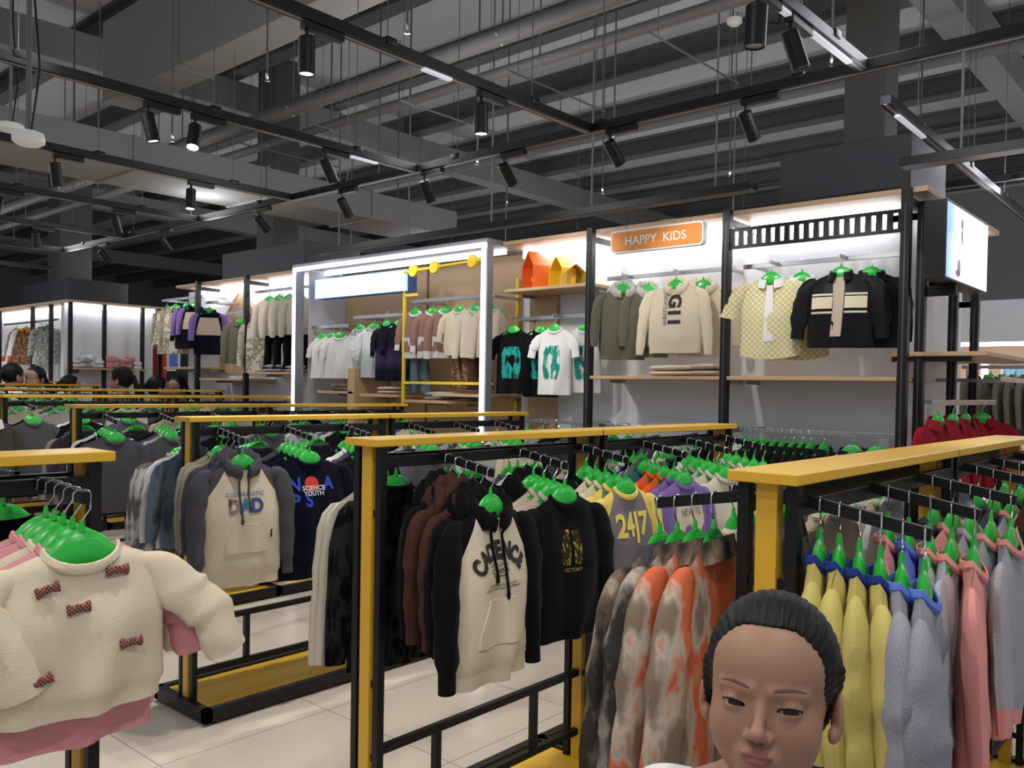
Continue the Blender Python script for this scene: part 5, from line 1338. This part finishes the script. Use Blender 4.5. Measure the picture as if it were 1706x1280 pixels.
# house shaped board leaning behind
hb = MB().prism([(-.44, 0), (.44, 0), (.44, .55), (0, .98), (-.44, .55)], 0, .02, WPAN)
t = thing('house_shaped_board', 'tan wooden board shaped like a gabled house on the left wall', 'board', (-8.90, 5.365, 1.62)); obj('board_panel', hb, t, smooth=False)
obj('board_edge', MB().prism([(-.46, .545), (0, .995), (.46, .545), (.44, .53), (0, .96), (-.44, .53)], -.008, .02, WOOD), t, smooth=False)
# low rail stock, edge on
for i, x in enumerate((-2.43, -2.39, -2.35, -2.28, -2.22, -2.16, -2.10, -2.05, -1.97)):
    on_rail(x, 5.1, 1.26, 'puffer', 'black puffer jacket on the low rail, %s from the left' % ORD[i], 75, hlab='green hanger of the %s black jacket on the low right rail' % ORD[i])
for i, x in enumerate((-2.54, -2.50, -2.47)): on_rail(x, 5.1, 1.26, 'white', 'white garment on the low rail before the black jackets, %s from the left' % ORD[i], 75, hlab='hanger of the %s white garment on the low right rail' % ORD[i])
for i, x in enumerate((-1.80, -1.66)): on_rail(x, 5.1, 1.26, 'puffer', 'black jacket turned outward on the low rail, %s of two' % ORD[i], 15, hlab='green hanger of the outward turned black jacket, %s of two' % ORD[i])
for i in range(12):
    x = -4.45+.15*i if i < 5 else -3.5+.13*(i-5)
    on_rail(x, 5.1, 1.25 if i < 5 else 1.24, ('slate', 'white', 'grey', 'black')[i % 4], '%s on the low rail under the sign bays, %s from the left' % (('slate top', 'white top', 'grey top', 'black top')[i % 4], ORD[i]), 72, hlab='hanger on the low rail under the sign bays, %s from left' % ORD[i])
for i in range(10):
    on_rail(-9.1+.19*i, 5.1, 1.28, ('grey', 'slate', 'khaki')[i % 3], '%s on the low rail of the left display, %s from the left' % (('grey top', 'slate top', 'khaki top')[i % 3], ORD[i]), 70, hlab='hanger on the low rail of the left display, %s from left' % ORD[i])

# ================================================================ the block's right side
for i, (y, z1) in enumerate(((5.2, 2.60), (5.88, 2.3), (6.42, 2.2))):
    t = post(-1.47, y, 'black post on the right side face of the display block, %s from the front' % ORD[i], z1)
    bracket(t, -.16, 0, z1-.08)
t = thing('wall_shelf', 'wood shelf sticking out on the right side of the block', 'shelf', (-1.62, 5.16, 1.72))
obj('board', MB().bbox((0, 0, 0), (.50, 1.4, .024), WOOD, .002), t, smooth=False); obj('bracket', MB().box((.0, .03, -.03), (.42, .04, -.002), BLK), t, smooth=False)
for x, z, lab in ((-1.30, 1.46, 'lower steel rail with red jackets on the side of the block'), (-1.14, 1.60, 'upper steel rail under the side shelf')):
    t = thing('hanging_rail', lab, 'rail', (x, 4.85 if z < 1.5 else 5.6, z)); obj('bar', MB().bbox((-.006, 0, -.015), (.006, 1.4, .015), STL, .002), t, smooth=False)
    obj('rail_arm', MB().bbox((-.32 if z < 1.5 else -.48, .5, -.012), (0, .512, .012), STL, .001), t, smooth=False)
for i, y in enumerate((4.95, 5.25, 5.52, 5.9)):
    simple_garment('jacket', 'redj', K['redj'][2], (-1.30, y, 1.475-.007), R(72 if i < 3 else 30), 'red jacket on the side rail of the block, %s from the left' % ORD[i], 'jacket')
    hanger((-1.30, y, 1.475-.007), R(72 if i < 3 else 30), 'green hanger of the %s red jacket from the left' % ORD[i])
# light box poster
t = thing('light_box', 'glowing white light box screen in a black case at the upper right', 'light box', (-1.27, 4.90, 2.12))
obj('case', MB().bbox((-.11, 0, 0), (0, .90, .42), BLK, .003), t, smooth=False)
def screen_mat():
    m = mat('screen_glow', (.9, .95, 1), .3, emit=1.5); L = m.node_tree.links; b = m.node_tree.nodes['Principled BSDF']
    tc = nd(m, 'ShaderNodeTexCoord'); s = nd(m, 'ShaderNodeSeparateXYZ'); L.new(tc.outputs['Object'], s.inputs[0])
    n = nd(m, 'ShaderNodeTexNoise'); n.inputs['Scale'].default_value = 5; L.new(tc.outputs['Object'], n.inputs[0])
    a = nd(m, 'ShaderNodeMath', operation='MULTIPLY_ADD'); a.inputs[1].default_value = .25; L.new(n.outputs['Fac'], a.inputs[0]); L.new(s.outputs['Y'], a.inputs[2])
    cr = nd(m, 'ShaderNodeValToRGB'); e = cr.color_ramp.elements; e[0].position = .10; e[0].color = (.22, .45, .95, 1); e[1].position = .38; e[1].color = (1, 1, 1, 1)
    L.new(a.outputs[0], cr.inputs[0]); L.new(cr.outputs[0], b.inputs['Emission Color']); b.inputs['Base Color'].default_value = (.1, .1, .1, 1)
    return m
obj('screen', MB().box((0, .012, .012), (.003, .888, .408), screen_mat()), t, smooth=False)
pf = MB(); PS = mat('screen_figure', (.35, .30, .45), .4, emit=.25, ecol=(.55, .42, .65))
def blob(y, z, ry, rz_): pf.add([(.0042, y+ry*math.cos(a), z+rz_*math.sin(a)) for a in [6.28318*j/12 for j in range(12)]], [tuple(range(12))], PS)
for y, z, a, b in ((.30, .325, .022, .030), (.30, .265, .018, .030), (.31, .235, .012, .02), (.25, .085, .03, .045), (.23, .05, .05, .02)): blob(y, z, a, b)
obj('printed_figure', pf, t, smooth=False)
obj('bracket', MB().box((-.2, .30, -.06), (-.02, .33, -.0), BLK), t, smooth=False)

# ---------------------------------------------------------------- zone behind on the right
PEA = mat('peach_wall', (.62, .43, .30), .6)
struct('wall_right_back', MB().box((-3.2, 9.6, 0), (2.5, 9.7, 2.05), PEA)); struct('trim_2', MB().box((-3.2, 9.2, 2.02), (2.5, 9.7, 2.42), WHT))
t = thing('cove_light', 'long bright strip under the white fascia at the far right', 'light strip', (-3.1, 9.22, 1.985)); obj('led_strip', MB().box((0, 0, 0), (5.5, .06, .03), LED), t, smooth=False)
t = thing('cove_light', 'vertical glowing strip seen just past the side posts', 'light strip', (-2.02, 9.1, .4)); obj('led_strip', MB().box((0, 0, 0), (.05, .05, 1.42), LED), t, smooth=False)
shelf(-2.2, .5, 1.58, 9.3, 9.6, 'peach shelf with small framed pictures in the far right zone')
t = thing('picture_frame', 'small white framed blue picture on the far right shelf', 'picture', (-1.92, 9.42, 1.605)); obj('frame', MB().bbox((0, 0, 0), (.24, .02, .2), WHT, .003), t, smooth=False); obj('picture', MB().box((.02, -.003, .02), (.22, 0, .18), mat('blue_print', (.25, .45, .65), .5)), t, smooth=False)
for i in range(2):
    t = thing('shoe_box', 'small dark item on the far right shelf, %s' % ('left one' if i == 0 else 'right one'), 'box', (-1.55+.12*i, 9.4, 1.605)); obj('box_body', MB().bbox((0, 0, 0), (.08, .1, .09), F['slate'], .004), t, smooth=False)
    obj('box_lid', MB().bbox((-.004, -.004, .07), (.084, .104, .095), F['brown'], .003), t, smooth=False)
t = thing('hanging_rail', 'steel rail with olive jackets in the far right zone', 'rail', (-1.9, 7.9, 1.74)); obj('bar', MB().bbox((0, -.008, -.015), (1.6, .008, .015), STL, .002), t, smooth=False)
for x in (.05, 1.55): obj('leg', MB().tube([(x, 0, -.0), (x, 0, -1.74)], .015, STL, 8), t)
for i, (x, a) in enumerate(((-1.80, 70), (-1.68, 70), (-1.58, 80), (-1.50, 80), (-1.42, 80), (-1.34, 80))):
    on_rail(x, 7.9, 1.75, 'olive', 'olive jacket in the far right zone, %s from the left' % ORD[i], a, sp=dict(L=.5), hlab='green hanger of the %s olive jacket at the far right' % ORD[i])

# ================================================================ far left block
XS = -12.84
struct('wall_far_left_side', MB().box((XS-.1, 4.95, 0), (XS, 6.25, 2.6), WHT)); struct('wall_far_left_front', MB().box((-20, 5.25, 0), (XS-.1, 5.35, 2.6), WHT))
t = cap((-20, 4.86, 2.6), (XS-.1, 5.35, 2.63), 'canopy over the far left display')
for i in range(4): led(t, (.4+1.7*i, .28, -.05), (2.0+1.7*i, .36, -.001))
t = cap((XS-.1, 4.86, 2.6), (XS+.34, 6.3, 2.63), 'short canopy over the white far left shelf'); led(t, (.14, .12, -.05), (.22, 1.36, -.001))
for i, y in enumerate((4.95, 5.42, 5.98)): post(XS+.22, y, 'slim black post before the white far left panel, %s from the left' % ORD[i], 2.6)
for i, x in enumerate((-13.3, -14.0, -15.4)): post(x, 4.95, 'slim black post of the far left display front, %s from the right' % ORD[i], 2.6)
t = thing('wall_shelf', 'shelf heaped with white and pink soft things at the far left', 'shelf', (XS, 4.98, 1.66)); obj('board', MB().bbox((0, 0, 0), (.38, 1.0, .024), WOOD, .002), t, smooth=False); obj('bracket', MB().box((.02, .05, -.06), (.3, .06, 0), BLK), t, smooth=False)
for i in range(10):
    y = 5.03+.098*i; m = (F['white'], F['grey'], F['white'], F['white'], F['white'], F['pink'], F['white'], F['pink'], F['pink'], F['white'])[i]
    o = folded(XS+.2+.05*((i % 2)-.5), y, 1.685, .17, .12, .11+.035*((i*7) % 3), m, '%s soft bundle on the far left shelf, %s from the left' % (('white', 'grey', 'white', 'white', 'white', 'pink', 'white', 'pink', 'pink', 'white')[i], ORD[i]), .3*i, n=2)
ST('bro', 'jacket', 'brown and white jacket', kind='jacket', **c('brown_print', 'white', 'orange', 'orange'), seed=103)
ST('pgrey', 'jacket', 'grey patterned jacket', kind='jacket', **c('pattern_grey', 'pattern_grey', 'olive', 'olive'), seed=104)
t = thing('hanging_rail', 'rail of the far left display', 'rail', (-15.3, 4.98, 2.38)); obj('bar', MB().bbox((0, -.006, -.015), (2.2, .006, .015), STL, .002), t, smooth=False); obj('rail_arm', MB().bbox((1.0, 0, -.012), (1.012, .27, .012), STL, .001), t, smooth=False)
for x, k_, a, lab in ((-14.75, 'bro', 20, 'brown and orange jacket at the far left, left one'), (-14.35, 'bro', 35, 'brown and orange jacket at the far left, right one'), (-13.75, 'pgrey', 15, 'grey patterned jacket at the far left, front one'), (-13.5, 'pgrey', 35, 'grey patterned jacket at the far left, rear one')):
    on_rail(x, 4.98, 2.38, k_, lab, a, sp=dict(L=.55, w=.40, sl=.45, r0=.07, out=.06))
# wood panel, red banner and shelf piece in the passage
t = thing('partition_panel', 'oak partition panel between the far left block and the wall display', 'panel', (-14.85, 6.9, 0)); obj('panel_board', MB().bbox((0, 0, 0), (.9, .06, 2.75), WPAN, .004), t, smooth=False); obj('panel_foot', MB().box((-.02, -.1, 0), (.92, .16, .03), BLK), t, smooth=False)
t = thing('banner_stand', 'red banner between the far left block and the wall display', 'banner', (-13.22, 6.42, 0)); obj('banner_panel', MB().bbox((0, 0, .25), (.44, .02, 2.02), mat('banner_red', (.70, .045, .03), .5), .002), t, smooth=False); obj('banner_foot', MB().box((.0, -.12, 0), (.44, .14, .03), BLK).box((.2, 0, .03), (.24, .02, .25), BLK), t, smooth=False)
t = thing('notice_board', 'small blue and white notice next to the red banner', 'notice', (-11.9, 6.0, 1.66)); obj('notice_panel', MB().bbox((0, 0, 0), (.36, .02, .27), WHT, .002), t, smooth=False); obj('notice_print', MB().box((.08, -.003, .03), (.32, 0, .24), mat('notice_blue', (.08, .20, .62), .5)), t, smooth=False); obj('notice_pole', MB().box((.17, 0, -1.62), (.19, .02, 0), BLK), t, smooth=False)

# ================================================================ shoppers far away
def at_h(x, y, rz, lab, H, sh, pa, hm=None): person('person', lab, (x, y, 0), rz, H=H, hres=.0042, bres=.013, shirt=sh, pants=pa, eyes=False, hair_m=hm)
BRH = mat('brown_hair', (.016, .009, .007), .6, spec=.2)
at_h(-9.72, 4.36, R(-55), 'woman with a dark ponytail in profile between the far racks', 1.70, F['slate'], F['black'], BRH)
at_h(-11.35, 3.80, R(200), 'person in a dark cap of hair at the far left, seen from behind', 1.73, F['white'], F['navy'])
at_h(-11.40, 4.06, R(30), 'person with black hair and bare forehead at the far left', 1.70, F['slate'], F['navy'])
at_h(-11.38, 4.48, R(160), 'person whose dark hair just shows above the far racks', 1.60, F['black'], F['navy'])
at_h(-9.55, 4.72, R(170), 'person with pale scarf behind the woman with the ponytail', 1.60, F['pink'], F['navy'])
at_h(-9.75, 5.05, R(20), 'person in a white top at the left end of the wall display', 1.60, F['white'], F['navy'])
# ---- the girl in the foreground
GP = Vector((-.436, .972, 0))
ta = math.atan2(-GP.y, -GP.x)                      # towards the camera
face = ta-R(7)
girl, HM = person('girl', 'young girl with black tied back hair and a white shirt, looking down, right foreground', (GP.x, GP.y, 0), face+R(90), 1.275, .0016, .005,
                  shirt=fab('white_tee', (.72, .72, .74)), tilt=(R(-12), R(1.5), R(0)))
EW = mat('eye_white', (.42, .36, .34), .25); EI = mat('iris_dark', (.012, .008, .006), .15)
for sx in (-1, 1):
    gz = Vector((.26, -1, -.16)).normalized()
    c_ = Vector((sx*.0300, -.0675, -.0125)); mb = MB(); n = 20
    Mg = gz.to_track_quat('Z', 'Y').to_matrix()
    prof = [(math.sin(a)*.0126, math.cos(a)*.0126) for a in [3.14159*i/16 for i in range(17)]]
    rs = [[c_+Mg @ Vector((r*math.cos(6.28318*j/n), r*math.sin(6.28318*j/n), z)) for j in range(n)] for r, z in prof]
    mb.rings(rs[:5], EI, cap=False); mb.rings(rs[4:], EW, cap=False); mb.xf(HM)
    o = obj('eye', mb, girl)
    # upper lashes
    ls = MB(); pts = []
    for i in range(9):
        dx = -1+2*i/8; x = .0305+.0140*dx; z = -.0145+.0012*dx+.0040*math.sqrt(max(0, 1-dx*dx*.9)); dd = (.0300-x)**2+(z+.0125)**2
        y = -.0675-math.sqrt(max(0, .0148**2-dd)); pts.append((sx*x, y, z))
    ls.tube(pts, [.0004, .0007, .0009, .001, .001, .001, .0010, .0009, .0005], HAIR, 6); ls.xf(HM); obj('eyelashes', ls, girl)
from mathutils.bvhtree import BVHTree
bo = [c for c in girl.children if c.name.startswith('body')][0]
bv = BVHTree.FromPolygons([v.co for v in bo.data.vertices], [p.vertices[:] for p in bo.data.polygons])
def on_face(x, z):
    o = HM @ Vector((x, -.3, z)); d = (HM.to_3x3() @ Vector((0, 1, 0))).normalized()
    h = bv.ray_cast(o, d); return h[0] if h[0] else o
BROW = mat('eyebrow', (.13, .068, .045), .8)
for sx in (-1, 1):
    mb = MB(); rr = []
    K_ = 14
    for i in range(K_+1):
        t = i/K_; x = sx*(.0135+.034*t); z = .0060+.0055*math.sin(3.14*min(1, t*1.05)*.62)-.0025*t
        w = .0034*math.sin(3.14*(.18+.80*t))**.8*(1-.3*t)
        p = on_face(x, z); p1 = on_face(x, z+w); p2 = on_face(x, z-w)
        nrm = (HM.to_3x3() @ Vector((0, -1, 0))).normalized()*.0006
        rr.append([p1-nrm, p1*.5+p*.5+nrm, p+nrm*1.2, p2*.5+p*.5+nrm, p2-nrm])
    mb.rings(rr, BROW); obj('eyebrow', mb, girl)
# shirt collar
mb = MB(); rs = []
for i in range(27):
    a = .25+(6.28318-.5)*i/26; b = (1+math.cos(a))/2; x = .062*math.sin(a); y = .022-.054*math.cos(a); z = 1.012-.038*b; nx, ny = math.sin(a), -math.cos(a)
    w = .030+.016*b
    rs.append([(x+nx*q, y+ny*q, z+dz) for q, dz in ((-.004, -.012), (-.004, .016), (.002, .020), (.012, .006), (.022, -w*.7), (.018, -w*.75), (.007, -.006), (.001, -.012))])
mb.rings(rs, MATS['white_tee']); obj('shirt_collar', mb, girl)
